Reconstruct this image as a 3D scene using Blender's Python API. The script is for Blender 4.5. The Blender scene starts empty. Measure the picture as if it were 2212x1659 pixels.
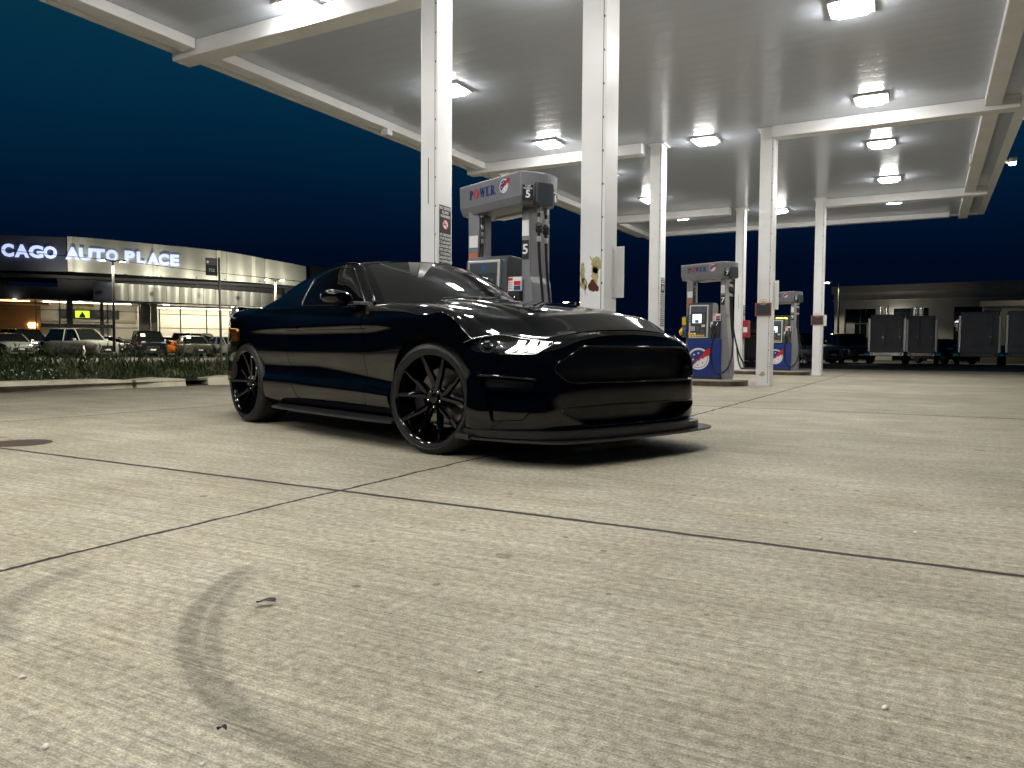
import bpy, bmesh, math, random
import numpy as np
from mathutils import Vector, Matrix
random.seed(7)
R_ = math.radians
SC = bpy.context.scene
COL = SC.collection

# ------------------------------------------------------------------ camera, sky, exposure
cd = bpy.data.cameras.new('camera'); cam = bpy.data.objects.new('camera', cd); COL.objects.link(cam)
cd.sensor_width = 36.0; cd.lens = 1640.0/2212*36.0; cd.clip_start = .05; cd.clip_end = 2000
cam.matrix_world = Matrix(((0.87749373, -0.02758837, 0.47879394, 0), (0.47954194, 0.03662054, -0.8767545, 0),
                           (0.00665454, 0.99894836, 0.04536407, .655), (0, 0, 0, 1)))
SC.camera = cam
SC.view_settings.view_transform = 'Standard'; SC.view_settings.look = 'None'
SC.view_settings.exposure = 1.2; SC.view_settings.gamma = 1.0
SC.cycles.use_denoising = True; SC.cycles.max_bounces = 8; SC.cycles.sample_clamp_indirect = 8

W = bpy.data.worlds.new("World"); SC.world = W; W.use_nodes = True
nt = W.node_tree; nt.nodes.clear()
def _n(t, ty, **k):
    n = t.nodes.new(ty)
    for a, v in k.items():
        if hasattr(n, a) and not a.startswith('i_'): setattr(n, a, v)
    return n
wo = _n(nt, 'ShaderNodeOutputWorld'); bg = _n(nt, 'ShaderNodeBackground'); tc = _n(nt, 'ShaderNodeTexCoord')
sx = _n(nt, 'ShaderNodeSeparateXYZ'); rp = _n(nt, 'ShaderNodeValToRGB')
nt.links.new(tc.outputs['Generated'], sx.inputs[0])
nz = _n(nt, 'ShaderNodeTexNoise'); nz.inputs['Scale'].default_value = 1.6; nz.inputs['Detail'].default_value = 3
nt.links.new(tc.outputs['Generated'], nz.inputs['Vector'])
ad = _n(nt, 'ShaderNodeMath', operation='MULTIPLY_ADD'); ad.inputs[1].default_value = .10
nt.links.new(nz.outputs['Fac'], ad.inputs[0]); nt.links.new(sx.outputs['Z'], ad.inputs[2])
sb = _n(nt, 'ShaderNodeMath', operation='SUBTRACT'); sb.inputs[1].default_value = .05
nt.links.new(ad.outputs[0], sb.inputs[0]); nt.links.new(sb.outputs[0], rp.inputs[0])
cr = rp.color_ramp
cr.elements[0].position = 0.0; cr.elements[0].color = (.0002, .0010, .0045, 1)
cr.elements[1].position = 1.0; cr.elements[1].color = (.0002, .0006, .002, 1)
for p, c in ((.11, (.0002, .0013, .0058, 1)), (.18, (.0002, .0034, .0115, 1)), (.27, (.0003, .0085, .0205, 1)), (.37, (.0010, .0140, .027, 1)), (.45, (.0003, .0035, .008, 1)), (.55, (.0002, .0010, .003, 1))):
    e = cr.elements.new(p); e.color = c
nt.links.new(rp.outputs[0], bg.inputs[0]); bg.inputs[1].default_value = 1.0
nt.links.new(bg.outputs[0], wo.inputs[0])

# ------------------------------------------------------------------ materials
def mat(name, col=(.5, .5, .5), rough=.5, metal=0., ior=1.5, coat=0., emit=None, estr=0., noise=0., nscale=8., bump=0., alpha=1., trans=0.):
    m = bpy.data.materials.new(name); m.use_nodes = True
    t = m.node_tree; b = t.nodes['Principled BSDF']
    b.inputs['Base Color'].default_value = (*col, 1); b.inputs['Roughness'].default_value = rough
    b.inputs['Metallic'].default_value = metal; b.inputs['IOR'].default_value = ior
    b.inputs['Coat Weight'].default_value = coat; b.inputs['Coat Roughness'].default_value = .02
    b.inputs['Alpha'].default_value = alpha; b.inputs['Transmission Weight'].default_value = trans
    if emit: b.inputs['Emission Color'].default_value = (*emit, 1); b.inputs['Emission Strength'].default_value = estr
    if noise or bump:
        co = _n(t, 'ShaderNodeTexCoord'); n = _n(t, 'ShaderNodeTexNoise'); n.inputs['Scale'].default_value = nscale; n.inputs['Detail'].default_value = 6
        t.links.new(co.outputs['Object'], n.inputs['Vector'])
        if noise:
            r = _n(t, 'ShaderNodeMapRange'); r.inputs[1].default_value = .3; r.inputs[2].default_value = .7
            r.inputs[3].default_value = 1-noise; r.inputs[4].default_value = 1+noise
            mx = _n(t, 'ShaderNodeMix', data_type='RGBA', blend_type='MULTIPLY'); mx.inputs[0].default_value = 1
            mx.inputs[6].default_value = (*col, 1); t.links.new(n.outputs['Fac'], r.inputs[0])
            t.links.new(r.outputs[0], mx.inputs[7]); t.links.new(mx.outputs[2], b.inputs['Base Color'])
            rr = _n(t, 'ShaderNodeMapRange'); rr.inputs[3].default_value = max(0, rough-.08); rr.inputs[4].default_value = min(1, rough+.1)
            t.links.new(n.outputs['Fac'], rr.inputs[0]); t.links.new(rr.outputs[0], b.inputs['Roughness'])
        if bump:
            bp = _n(t, 'ShaderNodeBump'); bp.inputs['Strength'].default_value = bump; bp.inputs['Distance'].default_value = .01
            t.links.new(n.outputs['Fac'], bp.inputs['Height']); t.links.new(bp.outputs[0], b.inputs['Normal'])
    return m
M = {}
M['paint'] = mat('black_paint', (.0012, .0015, .0026), .045, ior=1.52)
M['roofpaint'] = mat('black_paint_dimmed', (.0012, .0015, .0026), .07, ior=1.36)  # body paint again, reflectivity cut to dim the sky mirrored in roof and pillars
M['trim'] = mat('black_plastic', (.012, .012, .014), .32, noise=.2, nscale=60)
M['satin'] = mat('satin_black', (.01, .0105, .012), .22, ior=1.6)
M['inner'] = mat('dark_cavity', (.004, .004, .005), .6)
M['mesh'] = mat('grille_mesh', (.004, .0045, .006), .35)
M['autoglass'] = mat('tinted_glass', (.004, .005, .005), .015, ior=1.75)
M['tyre'] = mat('tyre_rubber', (.007, .0075, .009), .5, noise=.25, nscale=40)
M['rim'] = mat('gloss_black_rim', (.0015, .0015, .002), .06, ior=1.5)
M['disc'] = mat('brake_steel', (.35, .34, .33), .3, metal=1)
M['caliper'] = mat('caliper_paint', (.03, .02, .06), .3)
M['chrome'] = mat('chrome', (.75, .75, .75), .12, metal=1)
M['lampglass'] = mat('lamp_lens', (.9, .95, 1), .02, trans=1., ior=1.45)
def cover_mat():
    m = bpy.data.materials.new('clear_cover'); m.use_nodes = True; t = m.node_tree; t.nodes.remove(t.nodes['Principled BSDF'])
    tr = t.nodes.new('ShaderNodeBsdfTransparent'); gl = t.nodes.new('ShaderNodeBsdfGlossy'); gl.inputs['Roughness'].default_value = .02; fr = t.nodes.new('ShaderNodeFresnel'); mx = t.nodes.new('ShaderNodeMixShader')
    t.links.new(fr.outputs[0], mx.inputs[0]); t.links.new(tr.outputs[0], mx.inputs[1]); t.links.new(gl.outputs[0], mx.inputs[2]); t.links.new(mx.outputs[0], t.nodes['Material Output'].inputs[0]); return m
M['lampglass'] = cover_mat()
M['led'] = mat('led_bar', (.9, .9, .9), .2, emit=(1, .98, .94), estr=3.2)
M['taillens'] = mat('tail_lens', (.03, .002, .003), .4)
M['sideglass'] = mat('side_glass', (.002, .002, .0025), .015, ior=1.42)
M['white'] = mat('white_paint', (.80, .80, .80), .38, noise=.05, nscale=3, bump=.02)
M['col'] = mat('column_paint', (.82, .82, .82), .33, noise=.05, nscale=2.2, bump=.03)
M['peel'] = mat('peeled_primer', (.42, .36, .16), .7, noise=.3, nscale=30)
M['rust'] = mat('rust', (.10, .018, .012), .8, noise=.4, nscale=40)
M['lens'] = mat('light_lens', (.9, .9, .85), .3, emit=(1., .98, .925), estr=62)
M['lens2'] = mat('flood_lens', (.9, .9, .85), .3, emit=(1., .93, .66), estr=40)
M['lampy'] = mat('street_lamp_lens', (.9, .9, .7), .3, emit=(1., .93, .6), estr=30)
M['spot'] = mat('downlight', (.9, .9, .9), .3, emit=(1, .95, .85), estr=14)
M['fix'] = mat('fixture_metal', (.6, .6, .57), .4)
M['grey'] = mat('pump_grey', (.22, .22, .24), .36, metal=.2, noise=.07, nscale=5)
M['greyd'] = mat('pump_dark_grey', (.08, .08, .09), .4, metal=.3, noise=.07, nscale=6)
M['silver'] = mat('bezel_silver', (.55, .55, .52), .3, metal=.6)
M['pblack'] = mat('pump_black', (.018, .02, .024), .4)
M['slate'] = mat('pump_slate', (.045, .055, .065), .35)
M['pblue'] = mat('pump_blue', (.004, .028, .20), .32, noise=.08, nscale=4)
M['navy'] = mat('letter_navy', (.01, .035, .16), .4)
M['red'] = mat('sign_red', (.55, .012, .012), .4)
M['crimson'] = mat('crimson_box', (.33, .006, .035), .4)
M['dred'] = mat('dark_red', (.05, .004, .008), .5)
M['yellow'] = mat('yellow_plastic', (.75, .48, .02), .4)
M['orange'] = mat('orange_sticker', (.65, .13, .03), .5)
M['hblue'] = mat('handle_blue', (.02, .09, .25), .4)
M['paper'] = mat('white_paper', (.78, .78, .76), .6)
M['black'] = mat('black_vinyl', (.012, .012, .016), .45)
M['letterw'] = mat('white_letter', (.8, .8, .8), .5)
M['hose'] = mat('hose_rubber', (.012, .014, .02), .35)
M['screen'] = mat('lit_screen', (.5, .6, .6), .2, emit=(.75, .88, .85), estr=.55)
M['board'] = mat('chalk_board', (.02, .02, .026), .35)
M['boardred'] = mat('board_frame', (.28, .06, .06), .5)
M['gold'] = mat('gold_emblem', (.55, .42, .25), .4, metal=.4)
M['curb'] = mat('curb_concrete', (.52, .48, .36), .85, noise=.22, nscale=4, bump=.5)
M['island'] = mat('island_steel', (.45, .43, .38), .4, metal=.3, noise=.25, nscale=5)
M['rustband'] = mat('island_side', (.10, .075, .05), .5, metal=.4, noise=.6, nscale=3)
M['asphalt'] = mat('asphalt', (.035, .035, .036), .85, noise=.25, nscale=2, bump=.3)
M['soil'] = mat('soil', (.03, .026, .015), .95, noise=.3, nscale=6)
M['leaf'] = mat('leaf_green', (.045, .068, .018), .6, noise=.5, nscale=3)
M['leafdry'] = mat('leaf_pale', (.15, .15, .07), .7, noise=.4, nscale=5)
M['manhole'] = mat('iron_rust', (.06, .034, .026), .7, noise=.3, nscale=12)
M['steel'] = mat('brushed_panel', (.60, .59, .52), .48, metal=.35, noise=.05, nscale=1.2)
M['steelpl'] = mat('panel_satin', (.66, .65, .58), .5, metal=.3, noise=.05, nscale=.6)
for k in ('steel', 'steelpl'):
    t = M[k].node_tree; b = t.nodes['Principled BSDF']; b.inputs['Anisotropic'].default_value = .85; b.inputs['Anisotropic Rotation'].default_value = .25
    tg = t.nodes.new('ShaderNodeTangent'); tg.direction_type = 'RADIAL'; tg.axis = 'Z'; t.links.new(tg.outputs[0], b.inputs['Tangent'])
M['leafbrown'] = mat('leaf_dead', (.018, .012, .010), .7)
M['streakpaint'] = mat('painted_glint', (.85, .84, .72), .4)  # pale colour for the highlights painted on the fascia seams
M['fasciad'] = mat('fascia_navy_grey', (.10, .105, .14), .45, metal=.2)
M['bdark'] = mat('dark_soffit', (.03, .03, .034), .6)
M['mull'] = mat('mullion', (.22, .21, .18), .4, metal=.4)
M['sign'] = mat('lit_letters', (.7, .75, .9), .4, emit=(.50, .60, 1.0), estr=.46)
M['inwall'] = mat('showroom_wall', (.7, .67, .58), .7, noise=.05, nscale=1)
M['inorange'] = mat('orange_wall', (.36, .20, .075), .6, noise=.1, nscale=1)
M['infloor'] = mat('showroom_floor', (.4, .38, .33), .3)
M['shopglass'] = mat('shop_glass', (.9, .9, .9), .03, trans=1., ior=1.25)
M['tv'] = mat('tv_green', (.1, .2, .02), .3, emit=(.45, .8, .03), estr=.9)
M['stucco'] = mat('stucco', (.30, .285, .27), .9, noise=.1, nscale=1.2, bump=.2)
M['stuccol'] = mat('stucco_pale', (.5, .48, .36), .9, noise=.1, nscale=1.2)
M['trail'] = mat('trailer_steel', (.22, .21, .215), .45, metal=.15, noise=.2, nscale=1.5, bump=.15)
M['pole'] = mat('pole_black', (.004, .0045, .005), .6)
M['poleg'] = mat('pole_galvanised', (.22, .20, .18), .45, metal=.5, noise=.2)
M['cone'] = mat('cone_grey', (.25, .25, .22), .6)
M['litsign'] = mat('yellow_lit_sign', (.9, .8, .1), .4, emit=(1., .92, .12), estr=2.2)
M['litred'] = mat('red_lit_sign', (.9, .1, .1), .4, emit=(1., .08, .05), estr=.6)
for nme, c in dict(c_white=(.17, .17, .165), c_black=(.006, .006, .008), c_orange=(.40, .10, .012), c_silver=(.12, .125, .13), c_navy=(.004, .0045, .006), c_dark=(.014, .015, .016), c_olive=(.04, .04, .034)).items():
    M[nme] = mat('car_paint_'+nme[2:], c, .16, ior=1.6, coat=.5)

# ------------------------------------------------------------------ object helpers
def tag(o, label=None, cat=None, group=None, kind=None):
    if label: o['label'] = label
    if cat: o['category'] = cat
    if group: o['group'] = group
    if kind: o['kind'] = kind
    return o
def empty(name, loc=(0, 0, 0), rz=0., label=None, cat=None, group=None):
    o = bpy.data.objects.new(name, None); COL.objects.link(o); o.empty_display_size = .1
    o.location = loc; o.rotation_euler = (0, 0, rz)
    return tag(o, label, cat, group)
def copy_tree(o, parent=None):
    c = o.copy(); COL.objects.link(c); c.parent = parent
    for ch in o.children: copy_tree(ch, c)
    return c
class MB:
    def __init__(s): s.v = []; s.f = []
    def add(s, vs, fs):
        n = len(s.v); s.v += [tuple(map(float, p)) for p in vs]; s.f += [tuple(i+n for i in f) for f in fs]; return s
    def box(s, x0, x1, y0, y1, z0, z1):
        return s.add([(x, y, z) for z in (z0, z1) for x, y in ((x0, y0), (x1, y0), (x1, y1), (x0, y1))],
                     [(3, 2, 1, 0), (4, 5, 6, 7), (0, 1, 5, 4), (1, 2, 6, 5), (2, 3, 7, 6), (3, 0, 4, 7)])
    def prism(s, pts, a, b, axis='z'):
        # polygon extruded along an axis; pts are the two other coordinates in cyclic order
        def P(p, q): return {'z': (p[0], p[1], q), 'y': (p[0], q, p[1]), 'x': (q, p[0], p[1])}[axis]
        n = len(pts); vs = [P(p, a) for p in pts]+[P(p, b) for p in pts]
        return s.add(vs, [tuple(range(n))[::-1], tuple(range(n, 2*n))]+[(i, (i+1) % n, n+(i+1) % n, n+i) for i in range(n)])
    def tube(s, path, r, seg=8, cap=True):
        P = [Vector(p) for p in path]; n = len(P); rr = r if hasattr(r, '__len__') else [r]*n
        vs = []; up = None
        for i, p in enumerate(P):
            d = (P[min(i+1, n-1)]-P[max(i-1, 0)]).normalized()
            if up is None: up = Vector((0, 0, 1)) if abs(d.z) < .9 else Vector((1, 0, 0))
            a = d.cross(up).normalized(); b = a.cross(d).normalized(); up = b
            for k in range(seg):
                t = 2*math.pi*k/seg; vs.append(p+(a*math.cos(t)+b*math.sin(t))*rr[i])
        fs = [(i*seg+k, i*seg+(k+1) % seg, (i+1)*seg+(k+1) % seg, (i+1)*seg+k) for i in range(n-1) for k in range(seg)]
        if cap: fs += [tuple(range(seg))[::-1], tuple(range((n-1)*seg, n*seg))]
        return s.add(vs, fs)
    def lathe(s, prof, seg=32, axis='z', c=(0, 0, 0), closed=False):
        vs = []
        for r, h in prof:
            for k in range(seg):
                t = 2*math.pi*k/seg; a, b = r*math.cos(t), r*math.sin(t)
                vs.append({'z': (c[0]+a, c[1]+b, c[2]+h), 'y': (c[0]+a, c[1]+h, c[2]+b), 'x': (c[0]+h, c[1]+a, c[2]+b)}[axis])
        n = len(prof)
        fs = [(i*seg+k, i*seg+(k+1) % seg, ((i+1) % n)*seg+(k+1) % seg, ((i+1) % n)*seg+k) for i in range(n if closed else n-1) for k in range(seg)]
        return s.add(vs, fs)
    def disc(s, c, r, axis='z', seg=24, ry=None):
        ry = ry or r; vs = []
        for k in range(seg):
            t = 2*math.pi*k/seg; a, b = r*math.cos(t), ry*math.sin(t)
            vs.append({'z': (c[0]+a, c[1]+b, c[2]), 'y': (c[0]+a, c[1], c[2]+b), 'x': (c[0], c[1]+a, c[2]+b)}[axis])
        return s.add(vs, [tuple(range(seg))])
    def build(s, name, m, parent=None, smooth=False, bevel=0, loc=None, fixn=True, auto=None, subdiv=0):
        me = bpy.data.meshes.new(name); me.from_pydata(s.v, [], s.f)
        if fixn:
            b = bmesh.new(); b.from_mesh(me); bmesh.ops.recalc_face_normals(b, faces=b.faces); b.to_mesh(me); b.free()
        me.materials.append(M[m] if isinstance(m, str) else m)
        o = bpy.data.objects.new(name, me); COL.objects.link(o); o.parent = parent
        if loc: o.location = loc
        if smooth:
            for p in me.polygons: p.use_smooth = True
            if auto: me.set_sharp_from_angle(angle=R_(auto))
        if bevel:
            bv = o.modifiers.new('bevel', 'BEVEL'); bv.width = bevel; bv.segments = 2; bv.limit_method = 'ANGLE'; bv.angle_limit = R_(40)
        if subdiv:
            sd = o.modifiers.new('sub', 'SUBSURF'); sd.levels = subdiv; sd.render_levels = subdiv
        return o
def text(name, s, size, m, parent=None, loc=(0, 0, 0), rot=(0, 0, 0), ext=.0015, off=0., sx=1., align='CENTER', line=1.):
    cu = bpy.data.curves.new(name, 'FONT'); cu.body = s; cu.size = size; cu.align_x = align; cu.align_y = 'CENTER'
    cu.extrude = ext; cu.offset = off*size; cu.space_line = line; cu.resolution_u = 3
    t = bpy.data.objects.new(name+'_t', cu); COL.objects.link(t)
    bpy.context.view_layer.update()
    me = bpy.data.meshes.new_from_object(t.evaluated_get(bpy.context.evaluated_depsgraph_get()))
    bpy.data.objects.remove(t); bpy.data.curves.remove(cu)
    if sx != 1.:
        for v in me.vertices: v.co.x *= sx
    me.name = name; me.materials.clear(); me.materials.append(M[m])
    o = bpy.data.objects.new(name, me); COL.objects.link(o); o.parent = parent; o.location = loc; o.rotation_euler = rot
    return o
FY = (R_(90), 0, 0)            # text on a face looking toward -Y
FX = (R_(90), 0, R_(90))       # text on a face looking toward +X

# ------------------------------------------------------------------ ground
def ground_mat():
    m = bpy.data.materials.new('concrete'); m.use_nodes = True; t = m.node_tree; b = t.nodes['Principled BSDF']
    L = t.links.new
    def math_(op, a, bb=None, c=None, clamp=False):
        n = _n(t, 'ShaderNodeMath', operation=op); n.use_clamp = clamp
        for i, v in enumerate((a, bb, c)):
            if v is None: continue
            if isinstance(v, (int, float)): n.inputs[i].default_value = v
            else: L(v, n.inputs[i])
        return n.outputs[0]
    co = _n(t, 'ShaderNodeTexCoord').outputs['Object']
    def noise(scale, detail=5, vec=None, sc=None, rough=.55):
        n = _n(t, 'ShaderNodeTexNoise'); n.inputs['Scale'].default_value = scale; n.inputs['Detail'].default_value = detail; n.inputs['Roughness'].default_value = rough
        v = co
        if sc:
            mp = _n(t, 'ShaderNodeMapping'); mp.inputs['Scale'].default_value = sc; mp.inputs['Rotation'].default_value = (0, 0, R_(-4)); L(co, mp.inputs[0]); v = mp.outputs[0]
        L(v, n.inputs['Vector']); return n.outputs['Fac']
    def rng(x, a, bb, c, d):
        n = _n(t, 'ShaderNodeMapRange'); L(x, n.inputs[0])
        for i, v in enumerate((a, bb, c, d)): n.inputs[i+1].default_value = v
        return n.outputs[0]
    big = noise(.45, 4); mid = noise(2.3, 6); fine = noise(38, 6, rough=.7); grit = noise(220, 2)
    streak = noise(1.0, 7, sc=(1.6, 55, 1), rough=.65)         # broom finish runs along X
    streak2 = noise(1.0, 4, sc=(.7, 9, 1))
    v = rng(big, .3, .7, .78, 1.14)
    v = math_('MULTIPLY', v, rng(mid, .25, .75, .84, 1.11))
    v = math_('MULTIPLY', v, rng(streak, .28, .72, .74, 1.20))
    streak3 = noise(1.0, 3, sc=(2.5, 170, 1), rough=.6)
    v = math_('MULTIPLY', v, rng(streak2, .3, .7, .90, 1.08))
    v = math_('MULTIPLY', v, rng(streak3, .32, .62, .72, 1.14))
    v = math_('MULTIPLY', v, rng(fine, .3, .7, .55, 1.42))
    v = math_('MULTIPLY', v, rng(grit, .3, .7, .62, 1.36))
    sp = _n(t, 'ShaderNodeSeparateXYZ'); L(co, sp.inputs[0]); X, Y = sp.outputs[0], sp.outputs[1]
    wob = rng(noise(5, 3), 0, 1, -.035, .035); wob2 = rng(noise(30, 3), 0, 1, -.008, .008)
    wb = math_('ADD', wob, wob2)
    def line(coord, pos, w, amp=1.):
        d = math_('ABSOLUTE', math_('ADD', math_('SUBTRACT', coord, pos), math_('MULTIPLY', wb, amp)))
        return math_('SUBTRACT', 1., math_('DIVIDE', d, w, clamp=True), clamp=True)
    def pline(nx, ny, c, w, amp=1.):
        d = math_('ADD', math_('MULTIPLY', X, nx), math_('MULTIPLY', Y, ny))
        return line(d, c, w, amp)
    joints = [pline(.006, 1, 2.655, .020, .35), pline(1, -.0, -2.36, .014, .8), line(X, -2.06, .018, .8), line(Y, 9.0, .03, 1.2), line(X, 2.6, .02), line(Y, 16.5, .03), line(X, -7.0, .016, .8), line(Y, 24, .03)]
    # cut the joint pieces to the slabs they bound
    near = math_('LESS_THAN', Y, 7.4); far = math_('GREATER_THAN', Y, 7.4)
    joints[1] = math_('MULTIPLY', joints[1], near); joints[2] = math_('MULTIPLY', joints[2], far)
    j = joints[0]
    for q in joints[1:]: j = math_('MAXIMUM', j, q)
    j = math_('MULTIPLY', j, 2.4, clamp=True)
    # spots and oil drips
    vo = _n(t, 'ShaderNodeTexVoronoi'); vo.inputs['Scale'].default_value = 2.6; vo.inputs['Randomness'].default_value = 1; L(co, vo.inputs['Vector'])
    dd = math_('ADD', vo.outputs['Distance'], rng(noise(9, 4), 0, 1, -.06, .06))
    sep = _n(t, 'ShaderNodeSeparateColor'); L(vo.outputs['Color'], sep.inputs[0])
    size = math_('MULTIPLY', math_('POWER', sep.outputs[0], 3.5), .15)
    spot = math_('MULTIPLY', math_('LESS_THAN', dd, size), rng(sep.outputs[1], 0, 1, .2, .62))
    vo2 = _n(t, 'ShaderNodeTexVoronoi'); vo2.inputs['Scale'].default_value = 11; L(co, vo2.inputs['Vector'])
    sep2 = _n(t, 'ShaderNodeSeparateColor'); L(vo2.outputs['Color'], sep2.inputs[0])
    pit = math_('MULTIPLY', math_('LESS_THAN', vo2.outputs['Distance'], math_('MULTIPLY', math_('POWER', sep2.outputs[0], 7), .16)), .5)
    # curved tyre marks
    def arc(cx, cy, r, w, a0, a1, soft=.02):
        dx = math_('SUBTRACT', X, cx); dy = math_('SUBTRACT', Y, cy)
        rr = math_('SQRT', math_('ADD', math_('MULTIPLY', dx, dx), math_('MULTIPLY', dy, dy)))
        d = math_('ABSOLUTE', math_('SUBTRACT', math_('ADD', rr, math_('MULTIPLY', wb, .25)), r))
        band = math_('DIVIDE', math_('SUBTRACT', w, d), soft, clamp=True)
        an = math_('ARCTAN2', dy, dx)
        e0 = math_('DIVIDE', math_('SUBTRACT', an, a0), .12, clamp=True); e1 = math_('DIVIDE', math_('SUBTRACT', a1, an), .05, clamp=True)
        return math_('MULTIPLY', math_('MULTIPLY', band, e0), e1)
    marks = [ARCS]
    tm = None
    for args, s in marks[0]:
        a = math_('MULTIPLY', arc(*args), s); tm = a if tm is None else math_('MAXIMUM', tm, a)
    tm = math_('MULTIPLY', tm, rng(noise(14, 5, sc=(1, 6, 1)), .25, .6, .45, 1.))
    dark = math_('MAXIMUM', math_('MAXIMUM', spot, pit), tm)
    # tyre-darkened lanes, worn by driving
    lane = math_('MULTIPLY', rng(noise(.8, 4, sc=(.25, 1.6, 1)), .5, .75, 0, 1), .16)
    v = math_('MULTIPLY', v, math_('SUBTRACT', 1., lane))
    v = math_('MULTIPLY', v, math_('SUBTRACT', 1., dark))
    v = math_('MULTIPLY', v, math_('SUBTRACT', 1., math_('MULTIPLY', j, .975)))
    mx = _n(t, 'ShaderNodeMix', data_type='RGBA', blend_type='MULTIPLY'); mx.inputs[0].default_value = 1
    tint = _n(t, 'ShaderNodeMix', data_type='RGBA'); L(rng(mid, .3, .7, 0, 1), tint.inputs[0])
    tint.inputs[6].default_value = (.370, .329, .240, 1); tint.inputs[7].default_value = (.370, .340, .270, 1)
    L(tint.outputs[2], mx.inputs[6]); L(v, mx.inputs[7]); L(mx.outputs[2], b.inputs['Base Color'])
    b.inputs['Roughness'].default_value = .72; b.inputs['Specular IOR Level'].default_value = .3
    h = math_('ADD', math_('MULTIPLY', streak, 1.2), math_('MULTIPLY', fine, .5)); h = math_('SUBTRACT', h, math_('MULTIPLY', j, 2.5))
    bp = _n(t, 'ShaderNodeBump'); bp.inputs['Strength'].default_value = .5; bp.inputs['Distance'].default_value = .005
    L(h, bp.inputs['Height']); L(bp.outputs[0], b.inputs['Normal'])
    return m
ARCS = [((-.78, 1.93, 1.04, .036, -2.86, -1.50, .02), .46), ((-.545, 2.15, 1.31, .030, -2.73, -1.70, .02), .42), ((-.66, 2.04, 1.18, .07, -2.80, -1.6, .03), .10),
        ((-1.707, 1.393, .465, .05, -3.14, -1.7, .03), .36), ((-1.6, 1.35, .72, .02, -3.14, -2.3, .02), .14)]
M['concrete'] = ground_mat()
g = MB(); g.add([(-11.2, -60, 0), (60, -60, 0), (60, 31, 0), (-11.2, 31, 0)], [(0, 1, 2, 3)])
tag(g.build('forecourt', 'concrete'), kind='structure')
g = MB(); g.add([(-900, -900, -.02), (900, -900, -.02), (900, 900, -.02), (-900, 900, -.02)], [(0, 1, 2, 3)])
tag(g.build('ground', 'asphalt'), kind='structure')
# ------------------------------------------------------------------ the black coupe (front axle = origin, +x forward, right side = -y)
def herm(t, P, q):
    """C1 cubic through P (n, ...) at knots t, evaluated at q"""
    t = np.asarray(t, float); P = np.asarray(P, float); q = np.asarray(q, float); n = len(t)
    d = np.diff(P, axis=0)/np.diff(t).reshape(-1, *([1]*(P.ndim-1)))
    m = np.empty_like(P); m[0] = d[0]; m[-1] = d[-1]
    h = np.diff(t).reshape(-1, *([1]*(P.ndim-1)))
    m[1:-1] = (d[:-1]*h[1:]+d[1:]*h[:-1])/(h[:-1]+h[1:])
    i = np.clip(np.searchsorted(t, q, 'right')-1, 0, n-2); hh = (t[i+1]-t[i]); u = (q-t[i])/hh
    sh = (-1,)+(1,)*(P.ndim-1); u = u.reshape(sh); hh = hh.reshape(sh)
    return ((2*u**3-3*u**2+1)*P[i]+(u**3-2*u**2+u)*hh*m[i]+(-2*u**3+3*u**2)*P[i+1]+(u**3-u**2)*hh*m[i+1])
NR = 13
def side_col(x, ym, ye, ze, zr, zv, zc=None):
    zc = zc or ze; c = float(np.interp(x, [-2.5, -2.05, -.75, -.40], [0, 1, 1, 0]))
    b = [(.19, -.075), (.235, -.03), (.29, -.006), (zr, .004), (zr+.045, -.018), (zv+.035, -.032), (.625, -.004), (.778, -.002-.012*c), (.808, -.003+.013*c), (.858, -.008+.010*c), (zc-.055, -.028), (zc-.012, -.075)]
    return [(x, ym+o, z) for z, o in b]+[(x, ye, ze)]
cols = []
tailz = [.24, .28, .33, .40, .47, .56, .66, .76, .82, .88, .94, .985]
def tail_col(px, py, ex, ey):
    o = [-.05, -.03, -.01, 0, .005, .01, .01, 0, -.005, -.01, -.015, -.02]
    L_ = math.hypot(px+3.2, py); ux, uy = (px+3.2)/L_, py/L_
    return [(px+ux*a, py+uy*a, z) for z, a in zip(tailz, o)]+[(ex, ey, 1.012)]
cols += [tail_col(-3.90, 0, -3.84, 0), tail_col(-3.885, .30, -3.825, .28), tail_col(-3.81, .56, -3.75, .50), tail_col(-3.67, .705, -3.62, .60)]
for a in ((-3.42, .81, .665, 1.012, .36, .46), (-3.1, .892, .715, 1.010, .38, .47), (-2.72, .955, .765, 1.008, .39, .475), (-2.3, .955, .80, 1.0, .395, .475), (-1.9, .944, .845, .985, .392, .472),
          (-1.5, .941, .845, .974, .382, .475), (-1.1, .94, .825, .967, .372, .450), (-.78, .938, .79, .966, .366, .425), (-.45, .940, .785, .964, .350, .40), (-.05, .952, .79, .934, .345, .40), (.22, .948, .795, .872, .345, .40)):
    cols.append(side_col(*a))
def front_col(px, py, tx, ty, tz):
    t = [0, .085, .19, .29, .39, .48, .58, .67, .755, .83, .90, .955]
    w = [.30, .16, .08, .04, .0, .0, .01, .04, .10, .20, .38, .64]
    k = float(np.interp(px, [.56, .68, .80, .86], [1, 1, .8, .15])); w2 = [.0, -.08, -.10, -.05, .01, .06, .12, .17, .22, .29, .44, .68]; w = [a*(1-k)+b*k for a, b in zip(w, w2)]
    return [(px+(tx-px)*b, py+(ty-py)*b, .19+(tz-.19)*a) for a, b in zip(t, w)]+[(tx, ty, tz)]
for a in ((.42, .918, .43, .815, .780), (.56, .868, .55, .795, .743), (.68, .795, .645, .735, .728), (.78, .715, .725, .66, .718), (.85, .62, .775, .56, .735), (.885, .42, .812, .40, .757), (.90, .2, .834, .2, .770), (.905, 0, .84, 0, .775)):
    cols.append(front_col(*a))
NET = np.array(cols)                               # (ns, 13, 3), right half mirrored as +y
sk = np.r_[0, np.cumsum(np.linalg.norm(np.diff(NET[:, 5], axis=0), axis=1))]
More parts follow.
